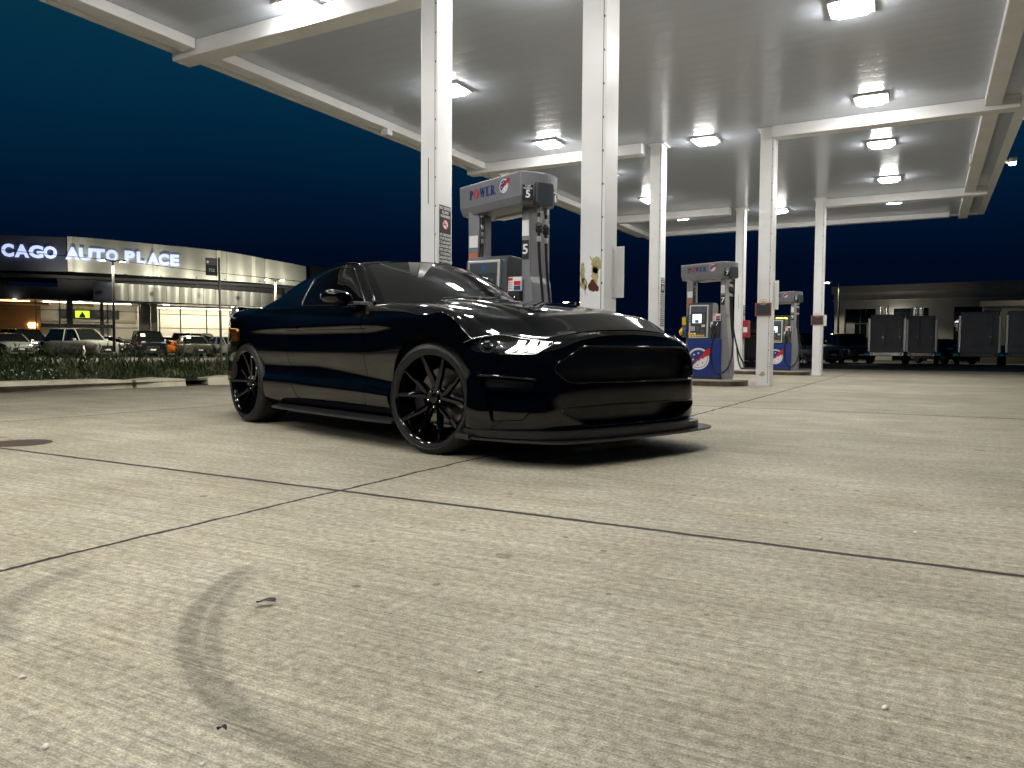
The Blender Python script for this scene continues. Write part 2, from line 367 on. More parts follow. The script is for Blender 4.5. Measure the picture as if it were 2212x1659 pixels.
rk = np.r_[0, np.cumsum(np.linalg.norm(np.diff(NET, axis=1), axis=2).mean(0))]
def S(s, v):
    """surface points for arrays s, v of the same length"""
    s = np.atleast_1d(s); v = np.atleast_1d(v)
    rows = np.stack([herm(sk, NET[:, j], s) for j in range(NR)], 0)     # (13, k, 3)
    t = rk; n = NR; h = np.diff(t)[:, None, None]; d = np.diff(rows, axis=0)/h
    m = np.empty_like(rows); m[0] = d[0]; m[-1] = d[-1]; m[1:-1] = (d[:-1]*h[1:]+d[1:]*h[:-1])/(h[:-1]+h[1:])
    i = np.clip(np.searchsorted(t, v, 'right')-1, 0, n-2); hh = (t[i+1]-t[i]); u = ((v-t[i])/hh)[:, None]; hh = hh[:, None]; k = np.arange(len(s))
    return (2*u**3-3*u**2+1)*rows[i, k]+(u**3-2*u**2+u)*hh*m[i, k]+(-2*u**3+3*u**2)*rows[i+1, k]+(u**3-u**2)*hh*m[i+1, k]
def nrm(s, v, e=2e-3):
    a = S(np.clip(s+e, sk[0], sk[-1]), v)-S(np.clip(s-e, sk[0], sk[-1]), v); b = S(s, np.clip(v+e, 0, rk[-1]))-S(s, np.clip(v-e, 0, rk[-1]))
    c = np.cross(b, a); return c/np.maximum(np.linalg.norm(c, axis=1, keepdims=True), 1e-9)
def ch_side(p): return p[:, [0, 2]]
def ch_front(p): return p[:, [1, 2]]
def ch_diag(p): return np.c_[(p[:, 0]-.3)*.857-(p[:, 1]-.93)*.514, p[:, 2]]
def inside(poly, q):
    poly = np.asarray(poly); r = np.zeros(len(q), bool); n = len(poly)
    for i in range(n):
        (x0, y0), (x1, y1) = poly[i], poly[(i+1) % n]
        if y0 == y1: continue
        c = ((y0 > q[:, 1]) != (y1 > q[:, 1])) & (q[:, 0] < (x1-x0)*(q[:, 1]-y0)/(y1-y0)+x0); r ^= c
    return r
def nearest(poly, q):
    poly = np.asarray(poly, float); best = np.full(len(q), 1e9); out = q.copy(); n = len(poly)
    for i in range(n):
        a, b = poly[i], poly[(i+1) % n]; d = b-a; t = np.clip(((q-a)@d)/(d@d), 0, 1); p = a+t[:, None]*d
        ds = np.linalg.norm(p-q, axis=1); k = ds < best; out[k] = p[k]; best[k] = ds[k]
    return out
def circ(cx, cz, r, n=72, sq=1.): return [(cx+r*math.cos(2*math.pi*k/n)*sq, cz+r*math.sin(2*math.pi*k/n)) for k in range(n)]
def rpoly(pts, r=.02, n=4):
    out = []; m = len(pts); P_ = [Vector(p) for p in pts]
    for i in range(m):
        a, b, c = P_[i-1], P_[i], P_[(i+1) % m]; u = (a-b); w = (c-b); k = min(r, u.length*.45, w.length*.45)
        p, q = b+u.normalized()*k, b+w.normalized()*k
        for j in range(n+1):
            t = j/n; out.append(tuple((1-t)**2*p+2*t*(1-t)*b+t*t*q))
    return out
REG = [  # name, chart, polygon, where it applies (on |y|, x), priority in order
    ('arch', ch_side, circ(-.04, .335, .412), lambda p: p[:, 0] > -.7),
    ('arch', ch_side, circ(-2.72, .345, .392), lambda p: p[:, 0] < -2),
    ('headlight', ch_diag, rpoly([(.0, .688), (.10, .722), (.25, .742), (.58, .694), (.475, .628), (.245, .630), (.12, .640)], .022), lambda p: (p[:, 0] > .2) & (p[:, 2] > .55)),
    ('grille', ch_front, rpoly([(-1, .678), (.485, .676), (.655, .575), (.66, .535), (.595, .47), (-1, .462)], .035), lambda p: p[:, 0] > .74),
    ('intake', ch_front, rpoly([(-1, .335), (.30, .335), (.62, .325), (.63, .30), (.44, .215), (-1, .215)], .03), lambda p: p[:, 0] > .6),
    ('vent', ch_diag, rpoly([(.15, .492), (.475, .468), (.485, .440), (.15, .440)], .012), lambda p: (p[:, 0] > .36) & (p[:, 2] < .56)),
    ('corner', ch_diag, rpoly([(.175, .424), (.575, .420), (.41, .255), (.225, .245)], .015), lambda p: (p[:, 0] > .36) & (p[:, 2] < .5)),
    ('door', ch_side, rpoly([(-.785, .985), (-.78, .80), (-.735, .262), (-1.76, .262), (-1.83, .36), (-1.92, .52), (-1.93, .72), (-1.88, .985)], .04), lambda p: (p[:, 0] > -2.2) & (p[:, 0] < -.6)),
    ('bumper', ch_diag, [(.06, .1), (.06, .50), (.16, .635), (.62, .625), (.66, .705), (3, .90), (3, .1)], lambda p: p[:, 0] > .3),
]
# refine the parameter grid
ds = .0155
sg = np.linspace(sk[0], sk[-1], int(sk[-1]/ds)); vg = np.unique(np.r_[np.linspace(0, rk[-1], 66), rk]); 
ns, nv = len(sg), len(vg)
PS, PV = [a.ravel() for a in np.meshgrid(sg, vg, indexing='ij')]
P0 = S(PS, PV)
idx = np.arange(ns*nv).reshape(ns, nv)
quads = np.stack([idx[:-1, :-1], idx[1:, :-1], idx[1:, 1:], idx[:-1, 1:]], -1).reshape(-1, 4)
fc = P0[quads].mean(1); lab = np.full(len(quads), -1)
for r in range(len(REG))[::-1]:
    n_, ch, poly, ok = REG[r]; k = inside(poly, ch(fc)) & ok(fc); lab[k] = r
# snap the border vertices of each region onto its polygon
vl = [set() for _ in range(len(P0))]
for qd, l in zip(quads.tolist(), lab.tolist()):
    for i in qd: vl[i].add(l)
for r in range(len(REG)):
    n_, ch, poly, ok = REG[r]
    sel = np.array([i for i in range(len(P0)) if len(vl[i]) > 1 and r in vl[i] and min(x for x in vl[i] if x >= 0) == r], int)
    if not len(sel): continue
    tgt = nearest(poly, ch(P0[sel])); s, v = PS[sel].copy(), PV[sel].copy()
    for _ in range(4):
        e = 1e-3; p = S(s, v); c = ch(p); js = (ch(S(s+e, v))-c)/e; jv = (ch(S(s, v+e))-c)/e; dr = tgt-c
        det = js[:, 0]*jv[:, 1]-js[:, 1]*jv[:, 0]; det = np.where(np.abs(det) < .05, np.sign(det+1e-12)*.05, det)
        a = (dr[:, 0]*jv[:, 1]-dr[:, 1]*jv[:, 0])/det; b = (js[:, 0]*dr[:, 1]-js[:, 1]*dr[:, 0])/det
        lim = .022; s = np.clip(s+np.clip(a, -lim, lim), sk[0], sk[-1]); v = np.clip(v+np.clip(b, -lim, lim), 0, rk[-1])
    s = np.clip(s, PS[sel]-.03, PS[sel]+.03); v = np.clip(v, PV[sel]-.03, PV[sel]+.03)
    s[np.isclose(PS[sel], sk[-1])] = sk[-1]
    PS[sel] = s; PV[sel] = v
P1 = S(PS, PV); N1 = nrm(PS, PV)
def skin(name, m, pos, nor, faces, parent, sides=(-1,), thick=0.):
    """mesh from chosen faces of a patch; sides: -1 right, +1 left"""
    V, Fc, Nn = [], [], []
    for si, sd in enumerate(sides):
        u, inv = np.unique(faces, return_inverse=True); inv = inv.reshape(faces.shape); n0 = len(V)
        pp = pos[u].copy(); qq = nor[u].copy(); pp[:, 1] *= sd; qq[:, 1] *= sd
        if si == 0:
            mp = np.arange(len(u))
        else:                                   # share the centre line vertices
            keep = np.abs(pp[:, 1]) > 1e-6; mp = np.arange(len(u)); mp[keep] = n0+np.arange(keep.sum()); pp = pp[keep]; qq = qq[keep]
        V += pp.tolist(); Nn += qq.tolist()
        ff = mp[inv]; Fc += (ff if sd < 0 else ff[:, ::-1]).tolist()
    me = bpy.data.meshes.new(name); me.from_pydata(V, [], Fc); me.materials.append(M[m] if isinstance(m, str) else m)
    for p in me.polygons: p.use_smooth = True
    # make faces agree with the analytic normals
    me.update(); fn = np.array([p.normal[:] for p in me.polygons]); an = np.array(Nn)[np.array([p.vertices[0] for p in me.polygons])]
    if (fn*an).sum() < 0: me.flip_normals()
    me.normals_split_custom_set_from_vertices(Nn)
    o = bpy.data.objects.new(name, me); COL.objects.link(o); o.parent = parent
    return o
def rim_edges(faces):
    c = {}
    for q in faces.tolist():
        for i in range(len(q)):
            a, b = q[i], q[(i+1) % len(q)]; c.setdefault((min(a, b), max(a, b)), []).append((a, b))
    return [v[0] for v in c.values() if len(v) == 1]
def walls(faces, pos, vec, sides, skip=lambda a, b: False, shrink=1., mb=None):
    mb = mb or MB()
    for sd in sides:
        for a, b in rim_edges(faces):
            A, B = pos[a], pos[b]
            if skip(A, B): continue
            q = [A, B, B+vec(B), A+vec(A)]
            mb.add([(p[0], p[1]*sd, p[2]) for p in q], [(0, 1, 2, 3)])
    return mb
CARX, CARY, CARTH = -2.385, 4.74, -.334
car = empty('coupe_car', (CARX, CARY, 0), CARTH, 'glossy black two door sports coupe parked under the station canopy', 'car')
F = lambda *names: quads[np.isin(lab, [i for i, r in enumerate(REG) if r[0] in names])]
both = (-1, 1)
ctr = lambda A, B: abs(A[1]) < .012 and abs(B[1]) < .012
body = skin('body', 'paint', P1, N1, quads[lab == -1], car, both)
fb = skin('front_bumper', 'paint', P1, N1, F('bumper'), car, both)
# doors: pulled in 2 mm at the edge so a dark shut line shows
fd = F('door')
for sd in both:
    pd = P1.copy(); bi = np.array(sorted({i for e in rim_edges(fd) for i in e}))
    c = P1[np.unique(fd)].mean(0); d = c-pd[bi]; d[:, 1] = 0; d /= np.linalg.norm(d, axis=1, keepdims=True); pd[bi] += d*.0065
    dr = skin('door', 'paint', pd, N1, fd, car, (sd,))
    # handle
    h = MB(); 
    ys = .957
    h.box(-1.88, -1.70, sd*ys-.012, sd*ys+.014, .802, .832)
    h.build('handle', 'paint', dr, bevel=.008)
    if sd < 0: door_r = dr
# dark liner behind the shut lines
b = MB()
for sd in both:
    for p in ([(-.80, .92), (-.72, .25), (-1.80, .25), (-1.95, .50), (-1.95, .72), (-1.90, .92)],):
        b = MB(); b.prism(p, sd*.84, sd*.86, 'y'); b.build('door_frame', 'inner', car)
# wheel houses
fa = F('arch'); fax = P1[fa].mean(1)[:, 0]
for sd in both:
    for fk in (fa[fax > -1.3], fa[fax < -1.3]):
        walls(fk, P1, lambda p: np.array([0, -.30, 0]), (sd,)).build('wheel_arch_liner', 'inner', car, smooth=False)
        walls(fk, P1, lambda p: np.array([0, -.035, 0]), (sd,)).build('arch_lip', 'paint', car)
for cx in (-.04, -2.72):
    b = MB(); b.box(cx-.42, cx+.42, -.62, .62, .18, .70); b.build('axle_housing', 'inner', car)
b = MB(); b.box(-3.3, .45, -.66, .66, .17, .24)
b.build('underbody', 'inner', car)
# grille: walls, mesh panel, border
for nm, dep, pane in (('grille', .085, ((-.60, .60), (.47, .67))), ('intake', .10, ((-.6, .6), (.2, .34)))):
    f = F(nm)
    w_ = walls(f, P1, lambda p: np.array([-dep, -.03*np.sign(p[1])*(abs(p[1]) > .3), 0]), both, ctr).build(nm+'_surround', 'satin', car, smooth=True)
    pp = P1.copy(); pp[:, 0] -= dep*.96; pp[:, 1] *= .97
    k = skin(nm if nm == 'grille' else 'lower_intake', 'mesh', pp, N1, f, car, both)
    w_.parent = k
    ch = P1[np.array(sorted({v for e in rim_edges(f) for v in e}))]; ch = ch[ch[:, 1] > .012]; c0 = np.array([0., ch[:, 2].mean()])
    ch = ch[np.argsort(np.arctan2(ch[:, 2]-c0[1], ch[:, 1]-.2))]; ch = ch[::2]
    up = [p for p in ch]; pth = [(p[0]+.003, p[1], p[2]) for p in up]; pth = [(p[0], -p[1], p[2]) for p in pth[::-1]][0:0]+pth
    full = pth+[(p[0], -p[1], p[2]) for p in pth[::-1]]
    m_ = MB(); m_.tube(full+[full[0]], .005, 6); m_.build('frame', 'paint', k, smooth=True)
# outer side vents
f = F('vent')
for sd in both:
    w_ = walls(f, P1, lambda p: np.array([-.05, -.035, 0]), (sd,)).build('side_vent', 'satin', car, smooth=True)
    pp = P1+np.array([-.048, -.033, 0]); skin('vent_back', 'trim', pp, N1, f, car, (sd,)).parent = w_
# headlights
f = F('headlight'); fcs = P1[f].mean(1)
def diag_pt(sg_, z, depth=0.):
    """point on the nose corner at diagonal coordinate sg_, height z, pushed in by depth (mirrored half, +y)"""
    k = np.argsort(((ch_diag(fcs)-np.array([sg_, z]))**2).sum(1))[:4]; p = fcs[k]; w = 1/(np.linalg.norm(ch_diag(p)-np.array([sg_, z]), axis=1)+1e-4); q = (p*w[:, None]).sum(0)/w.sum()
    return np.array([q[0]-.70*depth, q[1]-.70*depth, z])
for sd in both:
    hl = walls(f, P1, lambda p: np.array([-.045, -.035, 0]), (sd,)).build('headlight', 'satin', car, smooth=True)
    pp = P1+np.array([-.044, -.034, 0]); skin('lamp_housing', 'satin', pp, N1, f, hl, (sd,))
    q = lambda s_, z, d=.02: (lambda p: (p[0], p[1]*sd, p[2]))(diag_pt(s_, z, d))
    # three slanted light bars
    for k in range(3):
        o = .30+k*.066
        mb = MB(); pts = [(o, .640), (o+.040, .642), (o+.105, .672), (o+.112, .704), (o+.072, .708), (o+.064, .682)]
        if k == 2: pts = [(o, .640), (o+.040, .642), (o+.095, .668), (o+.108, .696), (o+.068, .700), (o+.060, .678)]
        fr = [q(a, z, .012) for a, z in pts]; bk = [q(a, z, .030) for a, z in pts]; n = len(pts)
        mb.add(fr+bk, [tuple(range(n)), tuple(range(n, 2*n))[::-1]]+[(i, n+i, n+(i+1) % n, (i+1) % n) for i in range(n)])
        mb.build('light_bar', 'led', hl)
    # projector: ring, fins and lens
    c0 = np.array(q(.185, .683, .018)); ax = Vector((.70, .70*sd, 0)); side = Vector((.70, -.70*sd, 0))
    mb = MB()
    for r0, r1, dp in ((.046, .052, .004), (.036, .039, 0.)):
        ring = []
        for k in range(36):
            t = 2*math.pi*k/36
            for r, d in ((r0, dp), (r1, dp), (r1, dp-.02), (r0, dp-.02)):
                ring.append(Vector(c0)+side*(r*math.cos(t))+Vector((0, 0, r*.95*math.sin(t)))+ax*d)
        n = len(ring); mb.add(ring, [(i*4+j, i*4+(j+1) % 4, ((i+1) % 36)*4+(j+1) % 4, ((i+1) % 36)*4+j) for i in range(36) for j in range(4)])
    for k in range(14):
        t = -1.9+k*.21
        a = Vector(c0)+side*(.040*math.cos(t))+Vector((0, 0, .038*math.sin(t))); b_ = Vector(c0)+side*(.045*math.cos(t))+Vector((0, 0, .043*math.sin(t)))
        mb.tube([a, b_], .0016, 4)
    mb.build('bezel_ring', 'chrome', hl)
    mb = MB(); lens = []
    for i in range(7):
        r = .034*math.sin(i/6*math.pi/2); d = .018*math.cos(i/6*math.pi/2)-.012
        for k in range(20):
            t = 2*math.pi*k/20; lens.append(Vector(c0)+side*(r*math.cos(t))+Vector((0, 0, r*.95*math.sin(t)))+ax*d)
    mb.add(lens, [(i*20+k, i*20+(k+1) % 20, (i+1)*20+(k+1) % 20, (i+1)*20+k) for i in range(6) for k in range(20)])
    mb.build('projector_lens', 'autoglass', hl, smooth=True)
    mb = MB()
    for z in (.668, .680, .692): mb.tube([q(.075, z, .014), q(.12, z, .014)], .002, 5)
    mb.build('reflector_fin', 'chrome', hl)
    rr_ = [q(a, z, -.002) for a, z in REG[2][2]]; mb = MB(); mb.tube(rr_[4:26:1], .0026, 5); mb.build('lamp_trim', 'chrome', hl, smooth=True)
    # clear cover
    pp = P1+N1*np.array([1, 1, 1])*.001; cv = skin('lens_cover', 'lampglass', pp, N1, f, hl, (sd,))
# bumper steps: fender-side flap and brow below the lamp
def ribbon(name, m, pts, wz, out, sd, parent):
    mb = MB()
    for (x, y, z) in pts: pass
    mb.tube([(x, y*sd, z) for x, y, z in pts], out, 6); return mb.build(name, m, parent, smooth=True)
# hood -----------------------------------------------------------------
edge_t = NET[[i for i in range(len(NET)) if NET[i, 12, 0] >= -.46], 12]     # from (-.45) forward to the nose centre
def hood_edge_side(x): return np.interp(x, [-.93, -.78, -.45, -.05, .22, .43, .55], [.745, .785, .785, .79, .795, .815, .795]), np.interp(x, [-.93, -.78, -.45, -.05, .22, .43, .55], [.972, .968, .964, .934, .872, .780, .743])
fe = np.array([(.55, .795, .743), (.645, .735, .728), (.725, .66, .718), (.775, .56, .735), (.812, .40, .757), (.834, .2, .770), (.84, 0, .775)])
fw = np.linspace(0, 1, len(fe))
def hood(w, t):
    """w in [-1,1] across, t 0 rear .. 1 front (|y| half)"""
    aw = np.abs(w)
    fr = herm(fw, fe, 1-aw)
    xr = -.50-.36*aw**2; yr = .79*aw; zr = 1.008-.040*aw**2
    x = xr+(fr[:, 0]-xr)*t; y = yr+(fr[:, 1]-yr)*t
    # edge line heights and centre line heights at this x
    yE, zE = hood_edge_side(x)
    zC = herm([-.93, -.56, -.3, 0, .3, .5, .65, .75, .80, .84], [1.035, 1.010, .992, .965, .925, .890, .855, .822, .800, .775], x)
    a = aw
    prof = 1-np.clip(a, 0, 1)**2.0
    z = zE+(zC-zE)*prof
    # power dome creases
    st_ = np.clip((.64-a)/.09, 0, 1); dome = (.020*st_*st_*(3-2*st_))*np.clip((x+.8)/.5, 0, 1)*np.clip((.84-x)/.30, 0, 1)
    z = z+dome
    # meet the front edge exactly
    k = np.clip((t-.80)/.20, 0, 1); k = k*k*(3-2*k)
    drop = fr[:, 2]; zf = z
    # ease to edge height near t=1
    z1 = zE+(herm([-.93, -.56, -.3, 0, .3, .5, .65, .75, .80, .84], [1.035, 1.010, .992, .965, .925, .890, .855, .822, .800, .775], fr[:, 0])-zE)*prof
    z = zf*(1-k)+k*(drop+(zf-(z1+dome))*.9)
    z = np.where(t > .999, drop, z)
    ye = np.minimum(y, yE-.001*(aw < 1))
    return np.c_[x, np.sign(w)*ye, z]
def grid_patch(fn, us, vs, name, m, parent, sel=None, e=1e-3):
    U, V = [a.ravel() for a in np.meshgrid(us, vs, indexing='ij')]; p = fn(U, V)
    a = fn(U+e, V)-fn(U-e, V); b_ = fn(U, V+e)-fn(U, V-e); n = np.cross(a, b_); n /= np.maximum(np.linalg.norm(n, axis=1, keepdims=True), 1e-9)
    if n[:, 2].mean() < 0: n = -n
    ii = np.arange(len(U)).reshape(len(us), len(vs)); q = np.stack([ii[:-1, :-1], ii[1:, :-1], ii[1:, 1:], ii[:-1, 1:]], -1).reshape(-1, 4)
    if sel is not None: q = q[sel(U[q].mean(1), V[q].mean(1), p[q].mean(1))]
    u_, inv = np.unique(q, return_inverse=True); inv = inv.reshape(q.shape)
    me = bpy.data.meshes.new(name); me.from_pydata(p[u_].tolist(), [], inv.tolist()); me.materials.append(M[m])
    for f_ in me.polygons: f_.use_smooth = True
    me.update()
    fn_ = np.array([f_.normal[:] for f_ in me.polygons]); an = n[u_][inv[:, 0]]
    if (fn_*an).sum() < 0: me.flip_normals()
    me.normals_split_custom_set_from_vertices(n[u_].tolist())
    o = bpy.data.objects.new(name, me); COL.objects.link(o); o.parent = parent
    return o
hd = grid_patch(hood, np.linspace(-.991, .991, 121), np.linspace(0, .991, 90), 'hood', 'paint', car)
for sd in both:   # heat extractor vents let into the hood
    mb = MB()
    for k in range(5):
        x = -.36+k*.075
        pts = [(x, sd*(.17+.01*k)), (x+.03, sd*(.17+.01*k)), (x+.05, sd*(.37-.012*k)), (x+.02, sd*(.37-.012*k))]
        us = []
        for (px, py) in pts:
            w_ = py/.79; tt = (px+.50+.36*w_*w_)/(1.33); us.append(hood(np.array([w_]), np.array([tt]))[0])
        mb.add([(p[0], p[1], p[2]+.004) for p in us]+[(p[0], p[1], p[2]-.01) for p in us], [(0, 1, 2, 3), (0, 1, 5, 4), (1, 2, 6, 5), (2, 3, 7, 6), (3, 0, 4, 7)])
    mb.build('hood_vent', 'trim', hd)
# greenhouse -------------------------------------------------------------
RX = [-3.06, -2.7, -2.45, -2.2, -1.9, -1.6, -1.36, -1.1, -.86]
RY = [.60, .592, .595, .598, .602, .606, .600, .695, .785]
RZ = [1.012, 1.128, 1.198, 1.252, 1.303, 1.326, 1.300, 1.135, .968]
CX_ = [-3.40, -3.06, -2.7, -2.45, -2.2, -1.9, -1.6, -1.36, -1.2]
CZ_ = [1.022, 1.118, 1.222, 1.286, 1.335, 1.370, 1.380, 1.371, 1.352]
def rail(x): return herm(RX, RY, x), herm(RX, RZ, x)
def windshield(w, t):
    a = np.abs(w); x0 = -.545-.335*a**2; y0 = .765*a; z0 = 1.003-.032*a**2
    x1 = -1.215-.145*a**2; y1 = .596*a; z1 = 1.352-.050*a**2
    bl = .028*np.sin(math.pi*np.clip(t, 0, 1))*(1-.6*a**2)
    return np.c_[x0+(x1-x0)*t+bl*.45, np.sign(w)*(y0+(y1-y0)*t), z0+(z1-z0)*t+bl]
for w0, w1 in ((-1.03, -.93), (.93, 1.03)): grid_patch(lambda w, t: windshield(w, t)+np.array([.002, 0, .007]), np.linspace(w0, w1, 8), np.linspace(.0, 1.0, 40), 'windscreen_pillar', 'paint', car)
ws = grid_patch(windshield, np.linspace(-.99, .99, 61), np.linspace(.02, .985, 40), 'windshield', 'autoglass', car)
grid_patch(windshield, np.linspace(-1, 1, 61), np.linspace(-.10, .02, 6), 'cowl', 'trim', car)
def roof(w, t):
    a = np.abs(w); xe = -1.36+(-3.06+1.36)*t; xc = -1.215+(-3.40+1.215)*t
    x = xc+(xe-xc)*a**2
    yr, zr = rail(xe); zc = herm(CX_, CZ_, xc)
    return np.c_[x, np.sign(w)*yr*a, zr+(zc-zr)*(1-a**2.3)]
isg = lambda u, v, p: (np.abs(u) < .80) & (v > .50) & (v < .93)
grid_patch(roof, np.linspace(-1, 1, 81), np.linspace(0, 1, 90), 'roof', 'roofpaint', car, lambda u, v, p: ~isg(u, v, p))
grid_patch(roof, np.linspace(-1, 1, 81), np.linspace(0, 1, 90), 'rear_window', 'autoglass', car, isg)
bx = [-3.42, -3.1, -2.72, -2.3, -1.9, -1.5, -1.1, -.78]; by = [.665, .715, .765, .80, .845, .845, .825, .79]; bz = [1.012, 1.010, 1.008, 1.0, .985, .974, .967, .966]
glass_poly = rpoly([(-.945, .978), (-1.15, 1.118), (-1.385, 1.270), (-1.60, 1.298), (-1.80, 1.278), (-1.955, 1.222), (-1.885, .993), (-1.4, .980)], .03)
quart_poly = rpoly([(-1.985, 1.205), (-2.05, 1.17), (-2.165, 1.05), (-2.13, 1.005), (-1.92, .995)], .02)
def sidew(u, v):
    # u: x from -.86 (front) to -3.06; v: 0 belt .. 1 rail
    x = u; yr, zr = rail(x); yb = np.interp(x, bx, by)-.012; zb = np.interp(x, bx, bz)-.006
    bow = .022*np.sin(math.pi*np.clip(v, 0, 1))
    return np.c_[x, yb+(yr-yb)*v+bow*.9, zb+(zr-zb)*v]
us = np.linspace(-.865, -3.05, 230); vs_ = np.linspace(0, 1, 46)
for sd in both:
    fnl = lambda u, v, sd=sd: sidew(u, v)*np.array([1, sd, 1])
    ing = lambda u, v, p: inside(glass_poly, p[:, [0, 2]])
    inq = lambda u, v, p: inside(quart_poly, p[:, [0, 2]])
    grid_patch(fnl, us, vs_, 'pillar_panel', 'roofpaint', car, lambda u, v, p: ~(ing(u, v, p) | inq(u, v, p)))
    gl = grid_patch(fnl, us, vs_, 'side_window', 'sideglass', car, ing)
    grid_patch(fnl, us, vs_, 'quarter_window', 'sideglass', car, inq)
    # window surround and pillar trims
    def onw(x, z, o=.004):
        yr, zr = rail(np.array([x])); yb = np.interp(x, bx, by)-.012; zb = np.interp(x, bx, bz)-.006
        v = (z-zb)/(zr[0]-zb); p = sidew(np.array([x]), np.array([v]))[0]; return (p[0], sd*(p[1]+o), p[2])
    mb = MB(); pth = [onw(x, z) for x, z in glass_poly]; mb.tube(pth+[pth[0]], .006, 6); mb.build('window_surround', 'satin', gl, smooth=True)
    # the A-pillar roof rail and drip line
    mb = MB(); xs = np.linspace(-.88, -2.95, 60); yr, zr = rail(xs)
    mb.tube([(x, sd*(y-.006), z-.004) for x, y, z in zip(xs, yr, zr)], .013, 8); mb.build('roof_rail', 'paint', car, smooth=True)
    # door mirror
    mr = MB()
    prof = [(0, .0), (.25, .75), (.5, .95), (.75, 1.), (1, .86)]
    vv = []; n = 20
    for k, (t, sc) in enumerate([(0, .55), (.18, .86), (.4, 1.), (.7, 1.), (.93, .93), (1., .80)]):
        for j in range(n):
            a = 2*math.pi*j/n; ca, sa = math.cos(a), math.sin(a)
            yy = .100*sc*math.copysign(abs(ca)**.6, ca); zz = .052*sc*math.copysign(abs(sa)**.7, sa)
            vv.append((-.90-.16*t-.02*abs(yy/.1), sd*(1.0+yy*1.06), 1.012+zz+.010*(yy/.1)*1.0))
    mr.add(vv, [(k*n+j, k*n+(j+1) % n, (k+1)*n+(j+1) % n, (k+1)*n+j) for k in range(5) for j in range(n)]+[tuple(range(n)), tuple(range(5*n, 6*n))])
    mo = mr.build('door_mirror', 'paint', car, smooth=True, auto=50)
    mb = MB(); mb.prism([(-.99, .958), (-.85, .958), (-.87, .985), (-.97, .985)], sd*.80, sd*.95, 'y'); mb.build('mirror_arm', 'satin', mo, bevel=.006)
    # door quarter: corner sail in front of glass
# wipers, tax stickers and mirror behind the screen are dark; wiper arms
for y0, y1 in ((-.35, .12), (.15, .62)):
    mb = MB(); p = []
    for t in np.linspace(0, 1, 8):
        y = y0+(y1-y0)*t; w_ = y/.765; q_ = windshield(np.array([w_]), np.array([.035+.035*t]))[0]; p.append((q_[0]+.004, q_[1], q_[2]+.014))
    mb.tube(p, .006, 6); mb.build('wiper', 'trim', car)
# deck, spoiler
def deck(w, t):
    a = np.abs(w); xs = -2.45+(-3.83+2.45)*t
    yb = np.interp(-xs, [2.3, 2.72, 3.1, 3.42, 3.62, 3.75, 3.825, 3.84], [.80, .765, .715, .665, .60, .50, .28, .05])
    zb = np.interp(-xs, [2.3, 2.72, 3.1, 4], [1.0, 1.008, 1.010, 1.012])
    return np.c_[xs, w*yb, zb+.030*(1-a**2)]
grid_patch(deck, np.linspace(-1, 1, 41), np.linspace(0, 1, 40), 'trunk_lid', 'paint', car)
mb = MB(); pts = []
for i in range(21):
    y = -.60+i*.06; w_ = y/.62; x = -3.80+.14*w_*w_; pts.append((x, y))
for dz0, dz1, dx in ((1.018, 1.062, .0),):
    vs2 = []
    for x, y in pts: vs2 += [(x+.13, y, 1.030), (x-.02, y, 1.062), (x-.05, y, 1.060), (x-.01, y, 1.015)]
    mb.add(vs2, [(i*4+j, i*4+(j+1) % 4, (i+1)*4+(j+1) % 4, (i+1)*4+j) for i in range(20) for j in range(4)]+[(0, 1, 2, 3), (80, 81, 82, 83)])
mb.build('spoiler', 'paint', car, smooth=True, auto=40)
# tail lamps, wrapped on the rear corner
mb_ = None
for sd in both:
    for k in range(3):
        y0 = .42+k*.095; mb = MB(); vv = []
        ssel = [s for s in sg if .30 < S(np.array([s]), np.array([rk[6]]))[0][1] < .70 and s < sk[4]]
    s_at = lambda y: float(np.interp(y, [S(np.array([s]), np.array([rk[6]]))[0][1] for s in np.linspace(sk[0], sk[4], 60)], np.linspace(sk[0], sk[4], 60)))
    for k in range(2):
        mb = MB(); aa = [s_at(.46+k*.105), s_at(.46+k*.105+.075)]; vv = []
        for s in np.linspace(aa[0], aa[1], 4):
            for v in np.linspace(rk[6]+.02, rk[9], 4):
                p = S(np.array([s]), np.array([v]))[0]; nn = nrm(np.array([s]), np.array([v]))[0]; p = p+nn*.006*(1 if nn[0] < 0 else -1); vv.append((p[0], p[1]*sd, p[2]))
        mb.add(vv, [(i*4+j, i*4+j+1, (i+1)*4+j+1, (i+1)*4+j) for i in range(3) for j in range(3)]); mb.build('tail_light', 'taillens', car, smooth=True)
# splitter: thin blade and the lip above it
def plan(pts, n=8):
    p = np.array(pts); t = np.r_[0, np.cumsum(np.linalg.norm(np.diff(p, axis=0), axis=1))]
    return herm(t, p, np.linspace(0, t[-1], n*len(pts)))
bl = plan([(.30, -.955), (.52, -.935), (.74, -.86), (.925, -.74), (1.0, -.45), (1.02, 0), (1.0, .45), (.925, .74), (.74, .86), (.52, .935), (.30, .955)])
lp = plan([(.34, -.93), (.53, -.905), (.72, -.82), (.865, -.68), (.94, -.42), (.96, 0), (.94, .42), (.865, .68), (.72, .82), (.53, .905), (.34, .93)])
def plate(pl, z0, z1, inner, zi=None):
    mb = MB(); vs2 = []
    zi = z1 if zi is None else zi
    for x, y in pl:
        xi, yi = x-(x-inner)*.45, y*.72
        vs2 += [(x, y, z0), (x, y, z1), (xi, yi, zi), (xi, yi, z0)]
    n = len(pl)
    return mb.add(vs2, [(i*4+j, i*4+(j+1) % 4, (i+1)*4+(j+1) % 4, (i+1)*4+j) for i in range(n-1) for j in range(4)]+[(0, 1, 2, 3), tuple(range(4*n-4, 4*n))])
sp_ = plate(bl, .138, .150, .2).build('front_splitter', 'satin', car)
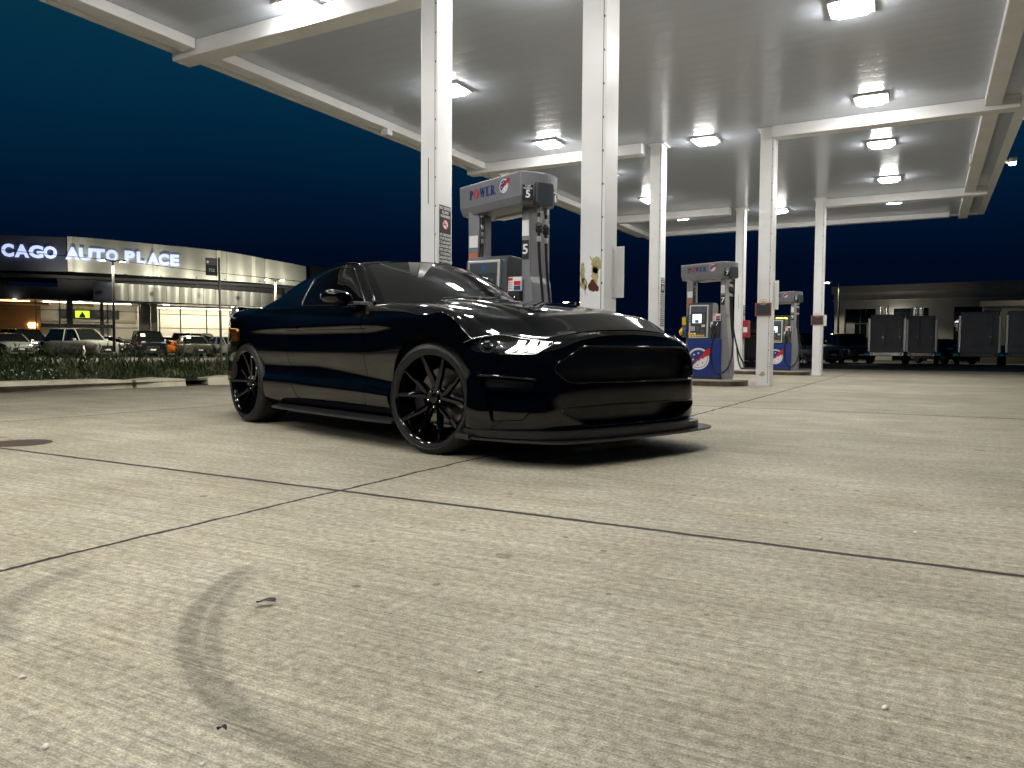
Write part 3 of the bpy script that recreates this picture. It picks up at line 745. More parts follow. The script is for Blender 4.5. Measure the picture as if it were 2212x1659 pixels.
plate(lp, .155, .192, .2, .222).build('splitter_lip', 'trim', sp_)
for sd in both:
    mb = MB(); mb.prism([(.30, .135), (.30, .165), (.42, .165), (.42, .135)], sd*.93, sd*.962, 'y'); mb.build('end_plate', 'satin', sp_)
# side skirts
for sd in both:
    mb = MB(); vs2 = []
    for x in np.linspace(-2.15, -.37, 12):
        o = .0+.035*math.sin(math.pi*min(1, max(0, (x+2.15)/1.78)))**.5
        vs2 += [(x, sd*.86, .162), (x, sd*(.965+o), .165), (x, sd*(.968+o), .182), (x, sd*.89, .200)]
    mb.add(vs2, [(i*4+j, i*4+(j+1) % 4, (i+1)*4+(j+1) % 4, (i+1)*4+j) for i in range(11) for j in range(4)]+[(0, 1, 2, 3), (44, 45, 46, 47)])
    mb.build('side_skirt', 'trim', car)
# fender flap / bumper seam step at the corner (dark seam lines)
def seam(pts, r=.0035, name='panel_seam'):
    mb = MB()
    for sd in both: mb.tube([(x, y*sd, z) for x, y, z in pts], r, 5)
    return mb.build(name, 'inner', fb)
# brow: crease pieces around the side vent on the bumper
def diag_surf(sg_, z):
    k = np.argsort(((ch_diag(P1[PS > sk[14]])-np.array([sg_, z]))**2).sum(1))[:3]; q_ = P1[PS > sk[14]][k].mean(0); return (q_[0]+.004, q_[1]+.004, z)
mb = MB()
for sd in both:
    for line, r in (([(.13, .506), (.30, .502), (.49, .486)], .007),):
        p = []
        for (a, z), (b_, z2) in zip(line[:-1], line[1:]):
            for t in np.linspace(0, 1, 6): p.append(diag_surf(a+(b_-a)*t, z+(z2-z)*t))
        mb = MB(); mb.tube([(x, y*sd, z) for x, y, z in p], r, 6); mb.build('bumper_crease', 'paint', fb, smooth=True)
f = F('corner')
cz = P1[f].reshape(-1, 3)[:, 2]; lean = (P1[:, 2]-.34)*.20
pp = P1+np.c_[-.034-lean, -.029-lean, lean*0]
for sd in both:
    w_ = walls(f, P1, lambda p: np.array([-.035, -.03, .006]), (sd,)).build('corner_intake', 'paint', fb, smooth=True)
    skin('intake_panel', 'paint', pp, N1, f, fb, (sd,)).parent = w_
# wheels --------------------------------------------------------------------
def make_wheel(parent, loc, sd, steer=0., w=.285, rad=.348):
    wh = bpy.data.objects.new('wheel', None); COL.objects.link(wh); wh.empty_display_size = .1; wh.parent = parent; wh.location = loc; wh.rotation_euler = (0, 0, steer)
    o = sd                                    # outer face toward o*y
    prof = [(.274, -.002), (.286, .003), (.308, .004), (.326, -.004), (.339, -.018), (rad, -.04)]
    for k in range(4):
        y = -.06-k*(w-.12)/4; prof += [(rad, y), (rad-.008, y-.004), (rad-.008, y-.014), (rad, y-.018)]
    prof += [(rad, -w+.04), (.325, -w+.01), (.274, -w)]
    mb = MB(); mb.lathe([(r, h*o) for r, h in prof], 72, 'y'); 
    # sidewall ribs
    mb.lathe([(.308, .004*o), (.310, .0075*o), (.313, .004*o)], 72, 'y')
    for k in range(60):                       # shoulder blocks
        t = 2*math.pi*k/60; c, s = math.cos(t), math.sin(t); c2, s2 = math.cos(t+.06), math.sin(t+.06)
        q = []
        for (cc, ss) in ((c, s), (c2, s2)):
            for r, y in ((.333, -.010), (rad+.003, -.036), (rad+.003, -.056)): q.append((r*cc, y*o, r*ss))
        mb.add(q, [(0, 1, 4, 3), (1, 2, 5, 4)])
    mb.build('tyre', 'tyre', wh, smooth=True, auto=35)
    mb = MB(); mb.lathe([(.280, .002*o), (.284, -.004*o), (.272, -.022*o), (.266, -.05*o), (.255, -.10*o), (.255, -(w-.02)*o), (.248, -(w-.02)*o), (.248, -.10*o), (.258, -.05*o), (.264, -.018*o), (.270, -.004*o), (.280, .002*o)], 72, 'y')
    # five pairs of split spokes
    for k in range(10):
        pr = k//2; base = 2*math.pi*pr/5+.25; tip = base+(-.32 if k % 2 == 0 else .32); st = base+(-.09 if k % 2 == 0 else .09)
        pa = []; nseg = 7
        for i in range(nseg):
            t = i/(nseg-1); hw = .025-.010*t; y = -.050+.042*t**1.5
            q0 = np.array([math.cos(st), 0, math.sin(st)])*.070; q1 = np.array([math.cos(tip), 0, math.sin(tip)])*.267; dv = (q1-q0)/np.linalg.norm(q1-q0); c = q0+(q1-q0)*t; tv = np.array([-dv[2], 0, dv[0]])
            for u, yy in ((-hw, y-.028), (-hw*.8, y-.004), (0, y+.002), (hw*.8, y-.004), (hw, y-.028)):
                p = c+tv*u; pa.append((p[0], yy*o, p[2]))
        mb.add(pa, [(i*5+j, i*5+(j+1) % 5, (i+1)*5+(j+1) % 5, (i+1)*5+j) for i in range(nseg-1) for j in range(5)])
    mb.lathe([(0, -.045*o), (.030, -.046*o), (.034, -.052*o), (.034, -.060*o), (.066, -.056*o), (.072, -.064*o), (.072, -.10*o), (0, -.10*o)], 36, 'y')
    mb.build('rim', 'rim', wh, smooth=True, auto=40)
    mb = MB()
    for k in range(5):
        a = 2*math.pi*k/5+.9; mb.lathe([(0, -.046*o), (.007, -.047*o), (.008, -.056*o)], 10, 'y', (.050*math.cos(a), 0, .050*math.sin(a)))
    mb.build('lug_nut', 'chrome', wh, smooth=True)
    mb = MB(); mb.lathe([(.07, -.135*o), (.188, -.135*o), (.188, -.165*o), (.07, -.165*o)], 48, 'y', closed=True); mb.build('brake_disc', 'disc', wh, smooth=True, auto=40)
    mb = MB(); vs2 = []
    for i in range(9):
        a = math.pi-.45+i*.9/8 if loc[0] > -1 else math.pi-.9+i*.9/8
        for r, y in ((.125, -.095), (.205, -.100), (.205, -.18), (.125, -.18)): vs2.append((r*math.cos(a), y*o, r*math.sin(a)))
    mb.add(vs2, [(i*4+j, i*4+(j+1) % 4, (i+1)*4+(j+1) % 4, (i+1)*4+j) for i in range(8) for j in range(4)]+[(0, 1, 2, 3), (32, 33, 34, 35)]); mb.build('brake_caliper', 'caliper', wh)
    mb = MB(); mb.lathe([(0, -.19*o), (.10, -.19*o), (.10, -.26*o)], 32, 'y'); mb.build('hub_carrier', 'inner', wh)
    return wh
ST = R_(13)
make_wheel(car, (0, -.935, .348), -1, ST, .275); make_wheel(car, (0, .935, .348), 1, ST, .275)
make_wheel(car, (-2.72, -.950, .348), -1, 0, .315); make_wheel(car, (-2.72, .950, .348), 1, 0, .315)
# ------------------------------------------------------------------ station canopy
def soffit_mat():
    m = mat('soffit_panel', (.53, .575, .665), .20, ior=1.5); t = m.node_tree; b = t.nodes['Principled BSDF']; L = t.links.new
    co = _n(t, 'ShaderNodeTexCoord'); s = _n(t, 'ShaderNodeSeparateXYZ'); L(co.outputs['Object'], s.inputs[0])
    d = _n(t, 'ShaderNodeMath', operation='DIVIDE'); d.inputs[1].default_value = .305; L(s.outputs['Y'], d.inputs[0])
    f = _n(t, 'ShaderNodeMath', operation='FRACT'); L(d.outputs[0], f.inputs[0])
    a = _n(t, 'ShaderNodeMath', operation='SUBTRACT'); a.inputs[1].default_value = .5; L(f.outputs[0], a.inputs[0])
    ab = _n(t, 'ShaderNodeMath', operation='ABSOLUTE'); L(a.outputs[0], ab.inputs[0])          # .5 at the seam
    r = _n(t, 'ShaderNodeMapRange'); r.inputs[1].default_value = .465; r.inputs[2].default_value = .495; L(ab.outputs[0], r.inputs[0])
    sq = _n(t, 'ShaderNodeMath', operation='MULTIPLY'); L(a.outputs[0], sq.inputs[0]); L(a.outputs[0], sq.inputs[1])
    h = _n(t, 'ShaderNodeMath', operation='MULTIPLY_ADD'); h.inputs[1].default_value = -.006; L(sq.outputs[0], h.inputs[0])
    inv = _n(t, 'ShaderNodeMath', operation='MULTIPLY'); inv.inputs[1].default_value = -.0005; L(r.outputs[0], inv.inputs[0]); L(inv.outputs[0], h.inputs[2])
    bp = _n(t, 'ShaderNodeBump'); bp.inputs['Strength'].default_value = 1.; bp.inputs['Distance'].default_value = 1.; L(h.outputs[0], bp.inputs['Height']); L(bp.outputs[0], b.inputs['Normal'])
    mx = _n(t, 'ShaderNodeMix', data_type='RGBA', blend_type='MULTIPLY'); mx.inputs[0].default_value = 1; mx.inputs[6].default_value = (.53, .575, .665, 1); dk = _n(t, 'ShaderNodeMapRange'); dk.inputs[3].default_value = 1; dk.inputs[4].default_value = .90; L(r.outputs[0], dk.inputs[0]); L(dk.outputs[0], mx.inputs[7]); L(mx.outputs[2], b.inputs['Base Color'])
    return m
M['soffit'] = soffit_mat()
CX0, CX1, CY0, CY1, ZS = -9.39, 1.365, -5.2, 26.7, 4.80
can = empty('station_canopy', (-4, 11, ZS), 0, 'large white flat canopy over the forecourt with panelled soffit and deep fascia', 'canopy')
def wb(name, m, parent, *boxes, bevel=0, base=(-4, 11, ZS)):
    mb = MB()
    for b in boxes: mb.box(b[0]-base[0], b[1]-base[0], b[2]-base[1], b[3]-base[1], b[4]-base[2], b[5]-base[2])
    return mb.build(name, m, parent, bevel=bevel)
wb('soffit', 'soffit', can, (CX0+.1, CX1-.1, CY0+.1, CY1-.1, ZS, ZS+.1))
for b in ((CX0, CX0+.09, CY0, CY1, 4.765, 5.7), (CX1-.09, CX1, CY0, CY1, 4.765, 5.7), (CX0+.09, CX1-.09, CY1-.09, CY1, 4.765, 5.7), (CX0+.09, CX1-.09, CY0, CY0+.09, 4.765, 5.7)): wb('fascia', 'white', can, b)
for b in ((CX0+.09, CX0+.16, CY0+.09, CY1-.09, 4.75, ZS), (CX1-.16, CX1-.09, CY0+.09, CY1-.09, 4.75, ZS), (CX0+.16, CX1-.16, CY1-.16, CY1-.09, 4.75, ZS)): wb('fascia_lip', 'white', can, b)
wb('roof_deck', 'white', can, (CX0+.09, CX1-.09, CY0+.09, CY1-.09, 5.55, 5.6))
BY = (-.45, 7.22, 14.85, 22.5)
for y in BY:
    for x0, x1 in ((CX0+.16, -5.12), (-2.62, CX1-.16)):
        wb('beam', 'white', can, (x0, x1, y-.14, y+.14, 4.59, ZS-.002), bevel=.01)
prev = CY0+.2
for y in list(BY)+[CY1]:
    a, b = prev, y-.16
    # perimeter gutter boxes between the beams, along both edges
    if b-a > 1:
        for q in ((CX0+.42, CX0+.66, a, b, 4.66, ZS-.003), (CX1-.66, CX1-.42, a, b, 4.66, ZS-.003)): wb('gutter_box', 'white', can, q, bevel=.008)
    prev = y+.16
wb('gutter_box', 'white', can, (CX0+.9, CX1-.9, CY1-.70, CY1-.46, 4.66, ZS-.003), bevel=.008)
for b in ((CX0+.52, CX0+.66, 11.2, 11.34, 4.56, 4.658), (CX1-.70, CX1-.662, 18.6, 18.9, 4.60, 4.79)): wb('junction_box', 'white', can, b)
# lights under the canopy
def light(x, y, lab, first=[None]):
    if first[0] is None:
        e = empty('canopy_light', (x, y, ZS)); 
        mb = MB(); mb.box(-.26, .26, -.26, .26, -.035, -.001); mb.build('housing', 'fix', e, bevel=.012)
        mb = MB(); z0, z1 = -.036, -.085
        v = [(-.20, -.20, z0), (.20, -.20, z0), (.20, .20, z0), (-.20, .20, z0), (-.16, -.16, z1), (.16, -.16, z1), (.16, .16, z1), (-.16, .16, z1)]
        mb.add(v, [(4, 5, 6, 7), (0, 1, 5, 4), (1, 2, 6, 5), (2, 3, 7, 6), (3, 0, 4, 7)]); mb.build('lens', 'lens', e, bevel=.01)
        first[0] = e
    else:
        e = copy_tree(first[0]); e.location = (x, y, ZS)
    return tag(e, lab, 'light', 'lit fixtures under the canopy')
LX = (-6.76, -3.93, -.91)
rows = {0: (7.0, 10.3, 13.85, 16.9, 20.2, 23.25), 1: (7.7, 15.05, 23.45), 2: (7.0, 10.07, 13.85, 16.85, 20.35, 23.3)}
names = {(0, 0): 'big bright canopy light nearest the camera, against a beam at upper left', (0, 1): 'canopy light hidden behind the first column from the left', (0, 2): 'warm canopy light above the first pump',
         (0, 3): 'canopy light in the left row behind the scuffed column', (0, 4): 'warm canopy light partly behind the third column', (0, 5): 'small canopy light near the far left beam',
         (1, 0): 'canopy light between the two nearest columns, out of frame above', (1, 1): 'canopy light between the second pair of columns', (1, 2): 'canopy light between the farthest pair of columns',
         (2, 0): 'canopy light in the right row above the frame', (2, 1): 'bright canopy light at the top right edge of the photo', (2, 2): 'canopy light in front of the right hand beam with a long glare strip',
         (2, 3): 'thin flat canopy light just behind the right hand beam', (2, 4): 'far canopy light right of the fourth column with a glare strip', (2, 5): 'farthest canopy light in the right row'}
for r, ys in rows.items():
    for k, y in enumerate(ys): light(LX[r], y, names[(r, k)])
for x in LX:
    for y in (3.6, .3, -3.2): light(x, y, 'canopy light above and behind the camera')
# floodlights on the right fascia
for y, lab in ((20.1, 'small floodlight on the far right fascia edge'), (16.5, 'yellowish floodlight at the right border on the fascia edge')):
    e = empty('fascia_floodlight', (CX1, y, 4.86), 0, lab, 'light', 'floodlights on the right fascia')
    mb = MB(); mb.box(0, .10, -.05, .05, -.02, .04); mb.build('bracket', 'fix', e)
    mb = MB(); mb.box(.10, .24, -.14, .14, -.04, .07); mb.build('housing', 'fix', e, bevel=.01)
    mb = MB(); mb.box(.115, .225, -.12, .12, -.052, -.041); mb.build('lens', 'lens2', e)
# ------------------------------------------------------------------ columns
def column(xc, yc, lab, w=.24, d=.32):
    x, y = xc-w/2, yc+d/2                 # xc, yc: the corner nearest the forecourt lane
    e = empty('canopy_column', (x, y, 0), 0, lab, 'column', 'columns holding up the canopy')
    mb = MB(); mb.box(-w/2, w/2, -d/2, d/2, 0, ZS-.003); mb.build('shaft', 'col', e, bevel=.006)
    mb = MB()
    # seam strip and rivets up the front corner
    mb.box(w/2-.035, w/2-.030, -d/2-.003, -d/2, .05, 4.7)
    for k in range(14): mb.box(w/2-.030, w/2-.020, -d/2-.004, -d/2, .35+.31*k, .37+.31*k)
    mb.build('seam', 'rustband', e)
    mb = MB(); mb.box(-w/2-.05, w/2+.05, -d/2-.05, d/2+.05, ZS-.025, ZS-.004); mb.build('collar', 'white', e)
    return e
KC = {1: (-4.74, 6.95), 2: (-2.70, 6.75), 3: (-4.755, 14.9), 4: (-2.585, 14.8), 5: (-4.75, 22.7), 6: (-2.52, 22.15)}
c2 = column(*KC[2], 'wide white column in the middle with peeling yellow and rust patches', .25); c1 = column(*KC[1], 'white column left of the nearest pump, rising behind the car roof', .22, .29)
c4 = column(*KC[4], 'white column with a red framed board, right of the second pump', .25, .38); c3 = column(*KC[3], 'white column just left of the second pump with a black notice')
c6 = column(*KC[6], 'far right white column with a small red framed board'); c5 = column(*KC[5], 'far white column behind the second pump with a red box')
def blob(cx, cz, pts): return [(cx+a, cz+b) for a, b in pts]
random.seed(3)
def jag(cx, cz, rx, rz, n=22, j=.28):
    return [(cx+rx*(1+random.uniform(-j, j))*math.cos(2*math.pi*k/n), cz+rz*(1+random.uniform(-j, j))*math.sin(2*math.pi*k/n)) for k in range(n)]
# peeled paint on the middle column (face toward -Y)
def patch(name, m, parent, polys, y, t=.002):
    mb = MB()
    for p in polys: mb.prism(p, y, y-t, 'y')
    return mb.build(name, m, parent)
yf = -.16
patch('peeled_patch', 'peel', c2, [jag(.045, 1.47, .05, .075), jag(.03, 1.36, .035, .085), jag(-.095, 1.39, .022, .10), jag(-.082, 1.29, .035, .06), [(-.03, 1.56), (-.005, 1.53), (.0, 1.50), (-.015, 1.52)], [(-.075, 1.29), (-.055, 1.28), (-.07, 1.16)]], yf)
patch('rust_patch', 'rust', c2, [jag(.015, 1.255, .045, .055, 16, .4)], yf, .0035)
mb = MB(); mb.box(-.012, -.004, -.1485, -.145, 2.25, 2.75); mb.build('cable_slot', 'black', c1)
mb = MB(); mb.box(-.012, -.004, -.1635, -.16, 1.9, 2.3); mb.build('cable_slot', 'black', c5)
patch('scuff', 'peel', c4, [jag(.0, .22, .05, .045, 22, .5)], -.19, .0015)
# notices on the +X faces
TXT = ('SELF SERVICE\nISLAND\nWARNING', 'NO SMOKING\nSTOP ENGINE\nIT IS UNLAWFUL\n& DANGEROUS\nFOR ANYONE\nTO DISPENSE\nGASOLINE INTO\nAN UNAPPROVED\nCONTAINER\nIT IS UNLAWFUL\n& DANGEROUS\nFOR ANYONE\nTO DISPENSE\nGASOLINE\nWITHOUT AN\nATTENDANT')
def notice(x, y, ztop, lab):
    h, w = .98, .225; e = empty('warning_notice', (x, y, ztop-h), 0, lab, 'sign', 'black warning notices on columns')
    mb = MB(); mb.box(.001, .005, -w/2, w/2, 0, h); mb.build('plate', 'black', e)
    text('heading', TXT[0], .044, 'letterw', e, (.006, 0, h-.075), FX, .0008, .012, .90, line=1.0)
    text('wording', TXT[1], .0425, 'letterw', e, (.006, 0, .345), FX, .0008, .012, .80, line=.98)
    mb = MB(); mb.disc((.0062, 0, h-.205), .056, 'x', 28); mb.build('symbol_disc', 'letterw', e)
    mb = MB()
    vs = [(.0075, r*math.cos(2*math.pi*k/28), h-.205+r*math.sin(2*math.pi*k/28)) for k in range(28) for r in (.056, .046)]
    mb.add(vs, [(2*k, 2*((k+1) % 28), 2*((k+1) % 28)+1, 2*k+1) for k in range(28)])
    mb.add([(.0076, a*.7071-b*.7071, h-.205-a*.7071-b*.7071) for a, b in ((-.048, -.006), (.048, -.006), (.048, .006), (-.048, .006))], [(0, 1, 2, 3)])
    mb.build('prohibition_ring', 'red', e)
    mb = MB(); mb.add([(.0068, a, h-.205+b) for a, b in ((-.035, -.008), (.02, -.008), (.02, .006), (-.035, .006))], [(0, 1, 2, 3)]); mb.build('cigarette', 'black', e)
    return e
notice(KC[1][0]+.001, 7.10, 2.24, 'tall black warning notice on the column left of the nearest pump')
notice(KC[3][0]+.001, 15.06, 2.13, 'black warning notice on the column left of the second pump')
notice(KC[5][0]+.001, 22.87, 2.0, 'small far black warning notice above the red box')
# flyer rack on the far side of the middle column, and one on the others
def rack(x, y, z, h, lab):
    e = empty('flyer_holder', (x, y, z), 0, lab, 'holder', 'white flyer holders on columns')
    mb = MB(); mb.box(.0, .008, -.02, .10, 0, h); mb.build('back_plate', 'paper', e)
    mb = MB(); mb.box(.009, .075, .09, .10, 0, h); mb.build('side_plate', 'paper', e)
    mb = MB(); mb.prism([(.0, -.02), (.02, .05), (.02, h-.06), (.0, h)], -.030, -.021, 'y'); mb.build('flap', 'fix', e)
rack(KC[2][0]+.001, 6.98, 1.17, .50, 'white flyer holder on the right side of the middle column')
rack(KC[4][0]+.001, 15.06, 1.45, .55, 'white flyer holder beside the fourth column')
rack(KC[6][0]+.001, 22.35, 1.36, .30, 'white flyer holder on the far right column')
# framed chalk boards
def board(x, y, z, w, h, lab, wr=None):
    e = empty('framed_board', (x, y, z), 0, lab, 'sign', 'red framed boards on columns')
    mb = MB(); mb.box(-w/2, w/2, -.012, -.001, 0, h); mb.build('panel', 'board', e)
    mb = MB(); t = .022
    mb.box(-w/2-t, w/2+t, -.022, -.002, -t, 0); mb.box(-w/2-t, w/2+t, -.022, -.002, h, h+t); mb.box(-w/2-t, -w/2, -.022, -.002, 0, h); mb.box(w/2, w/2+t, -.022, -.002, 0, h); mb.build('frame', 'boardred', e)
    mb = MB(); ring = [(.075*r*math.cos(2*math.pi*k/28), -.026, h+.035+.055*r*math.sin(2*math.pi*k/28)) for k in range(28) for r in (1, .86)]
    mb.add(ring, [(2*k, 2*((k+1) % 28), 2*((k+1) % 28)+1, 2*k+1) for k in range(28)])
    mb.prism([(-.04, h+.01), (.04, h+.01), (.05, h+.06), (.02, h+.035), (0, h+.075), (-.02, h+.035), (-.05, h+.06)], -.030, -.024, 'y'); mb.build('crest', 'gold', e)
    if wr:
        mb = MB(); mb.tube([(-.13+.02*i, -.0135, h*.62+.012*math.sin(i*1.7)+.004*i) for i in range(14)], .003, 4); mb.tube([(-.08+.02*i, -.0135, h*.42+.01*math.sin(i*2.1)) for i in range(9)], .003, 4); mb.build('scrawl', 'boardred', e)
board(-2.72, 14.8-.001, 1.335, .25, .205, 'empty red framed board hanging on the fourth column')
board(-2.65, 22.15-.001, 1.40, .27, .21, 'red framed board with scrawled writing on the far right column', True)
# red box on the fifth column
e = empty('extinguisher_box', (KC[5][0]+.002, 22.85, 1.05), 0, 'crimson extinguisher box with white labels on a far column', 'box')
mb = MB(); mb.box(0, .16, -.16, .16, 0, .50); mb.build('case', 'crimson', e, bevel=.01)
mb = MB(); mb.box(.02, .14, -.165, -.161, .15, .30); mb.build('label_sticker', 'paper', e)
# ------------------------------------------------------------------ islands and pumps
def island(yc, lab, x0=-5.3, x1=-2.72):
    e = empty('pump_island', ((x0+x1)/2, yc, 0), 0, lab, 'island', 'raised pump islands')
    w = (x1-x0)/2; pts = []
    for sx, a0 in ((1, -90), (-1, 90)):
        for k in range(13): a = R_(a0+180*k/12); pts.append((sx*(w-.45)+.45*math.cos(a), .62*math.sin(a)))
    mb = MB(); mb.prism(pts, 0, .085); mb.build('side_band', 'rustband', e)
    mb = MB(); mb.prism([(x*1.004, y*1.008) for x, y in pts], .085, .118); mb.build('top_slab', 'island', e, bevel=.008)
island(6.95, 'pump island under the nearest pump, hidden behind the car'); island(14.75, 'rust stained pump island below the second pump', -5.3, -2.98); island(22.5, 'far pump island below the third pump', -5.2, -2.84)
def star(cx, cz, r): return [(cx+(r if k % 2 == 0 else r*.42)*math.sin(math.pi*k/5), cz+(r if k % 2 == 0 else r*.42)*math.cos(math.pi*k/5)) for k in range(10)]
def emblem(name, parent, cx, cz, r, y, sgn=-1, dark='pblue'):
    """round badge with a star-spangled half and a red bolt, on a face toward -Y"""
    def pl(polys, m, n, d): 
        mb = MB()
        for p in polys: mb.prism([(cx+a*r, cz+b*r) for a, b in p], y, y-d, 'y')
        return mb.build(n, m, parent)
    ci = lambda rr, a0=0, a1=360, n=40: [(rr*math.cos(R_(a0+(a1-a0)*k/n)), rr*math.sin(R_(a0+(a1-a0)*k/n))) for k in range(n if a1-a0 == 360 else n+1)]
    b = pl([ci(1)], 'letterw', name, .002)
    o = []
    def sub(polys, m, n, d): q = pl(polys, m, n, d); o.append(q)
    ring = MB(); vs = [(cx+r*rr*math.cos(2*math.pi*k/40), y-.0035, cz+r*rr*math.sin(2*math.pi*k/40)) for k in range(40) for rr in (.86, .82)]
    ring.add(vs, [(2*k, 2*((k+1) % 40), 2*((k+1) % 40)+1, 2*k+1) for k in range(40)]); o.append(ring.build('inner_ring', 'navy', parent))
    sub([ci(.80, 38, 232)], dark, 'blue_half', .003)
    sub([star(-.40, .38, .13), star(.0, .52, .13), star(-.48, -.08, .12)], 'letterw', 'star', .0042)
    sub([star(.40, -.38, .10), star(-.05, -.58, .10)], 'navy', 'star', .0042)
    sub([[(-.55, -.62), (-.10, .02), (-.02, -.08), (.25, .34), (.42, .42), (.52, .70), (.95, .98), (1.25, .92), (1.22, .62), (.88, .28), (.66, .20), (.40, -.02), (.28, .06), (.06, -.22), (-.04, -.14)]], 'red', 'bolt', .0055)
    for q in o: q.parent = b
    return b
# POWER lettering, drawn with thick and thin strokes
def power(parent, x, z, hgt, y):
    def L(c, x0):
        q = []; T, t = .24, .085
        bar = lambda a, b, c_, d: q.append([(a, c_), (b, c_), (b, d), (a, d)])
        def bowl(cx, cz, rx, rz, a0, a1, th):
            n = 14
            for k in range(n):
                u, v = R_(a0+(a1-a0)*k/n), R_(a0+(a1-a0)*(k+1)/n); fu = lambda w_: (rx-th*(.35+.65*abs(math.cos(w_))), rz-t*(1))
                (iu, ju), (iv, jv) = fu(u), fu(v)
                q.append([(cx+rx*math.cos(u), cz+rz*math.sin(u)), (cx+rx*math.cos(v), cz+rz*math.sin(v)), (cx+iv*math.cos(v), cz+jv*math.sin(v)), (cx+iu*math.cos(u), cz+ju*math.sin(u))])
        if c == 'P': bar(.10, .10+T, 0, 1); bar(0, .46, 0, .06); bar(0, .40, .94, 1); bowl(.34, .72, .36, .28, -90, 90, .20)
        if c == 'O': bowl(.5, .5, .5, .52, 0, 360, .25)
        if c == 'W':
            for a, b, w_ in ((.08, .34, T), (.34, .56, .09), (.46, .74, T), (.74, .98, .09)):
                up = a if a in (.08, .46) else b; dn = b if up == a else a
                q.append([(up, 1), (up+w_, 1), (dn+w_*.6, 0), (dn, 0)])
            bar(0, .40, .94, 1); bar(.84, 1.14, .94, 1)
        if c == 'E': bar(.10, .10+T, 0, 1); bar(0, .70, 0, .075); bar(0, .68, .925, 1); bar(.34, .56, .46, .54); bar(.63, .70, .07, .25); bar(.61, .68, .76, .94)
        if c == 'R': bar(.10, .10+T, 0, 1); bar(0, .46, 0, .06); bar(0, .40, .94, 1); bowl(.34, .74, .34, .26, -90, 90, .19); q.append([(.34, .50), (.56, .50), (.86, 0), (.60, 0)]); bar(.60, .95, 0, .06)
        return [[(x+(x0+a*1.0)*hgt, z+b*hgt) for a, b in p] for p in q]
    root = None
    for c, x0, m, s in (('P', 0, 'navy', 1), ('O', .80, 'red', 1), ('W', 1.92, 'navy', 1), ('E', 3.12, 'navy', 1), ('R', 3.98, 'navy', 1)):
        mb = MB()
        for i, p in enumerate(L(c, x0)): mb.prism(p, y, y-.0020-.00012*i, 'y')
        mb.build('letter', m, parent)
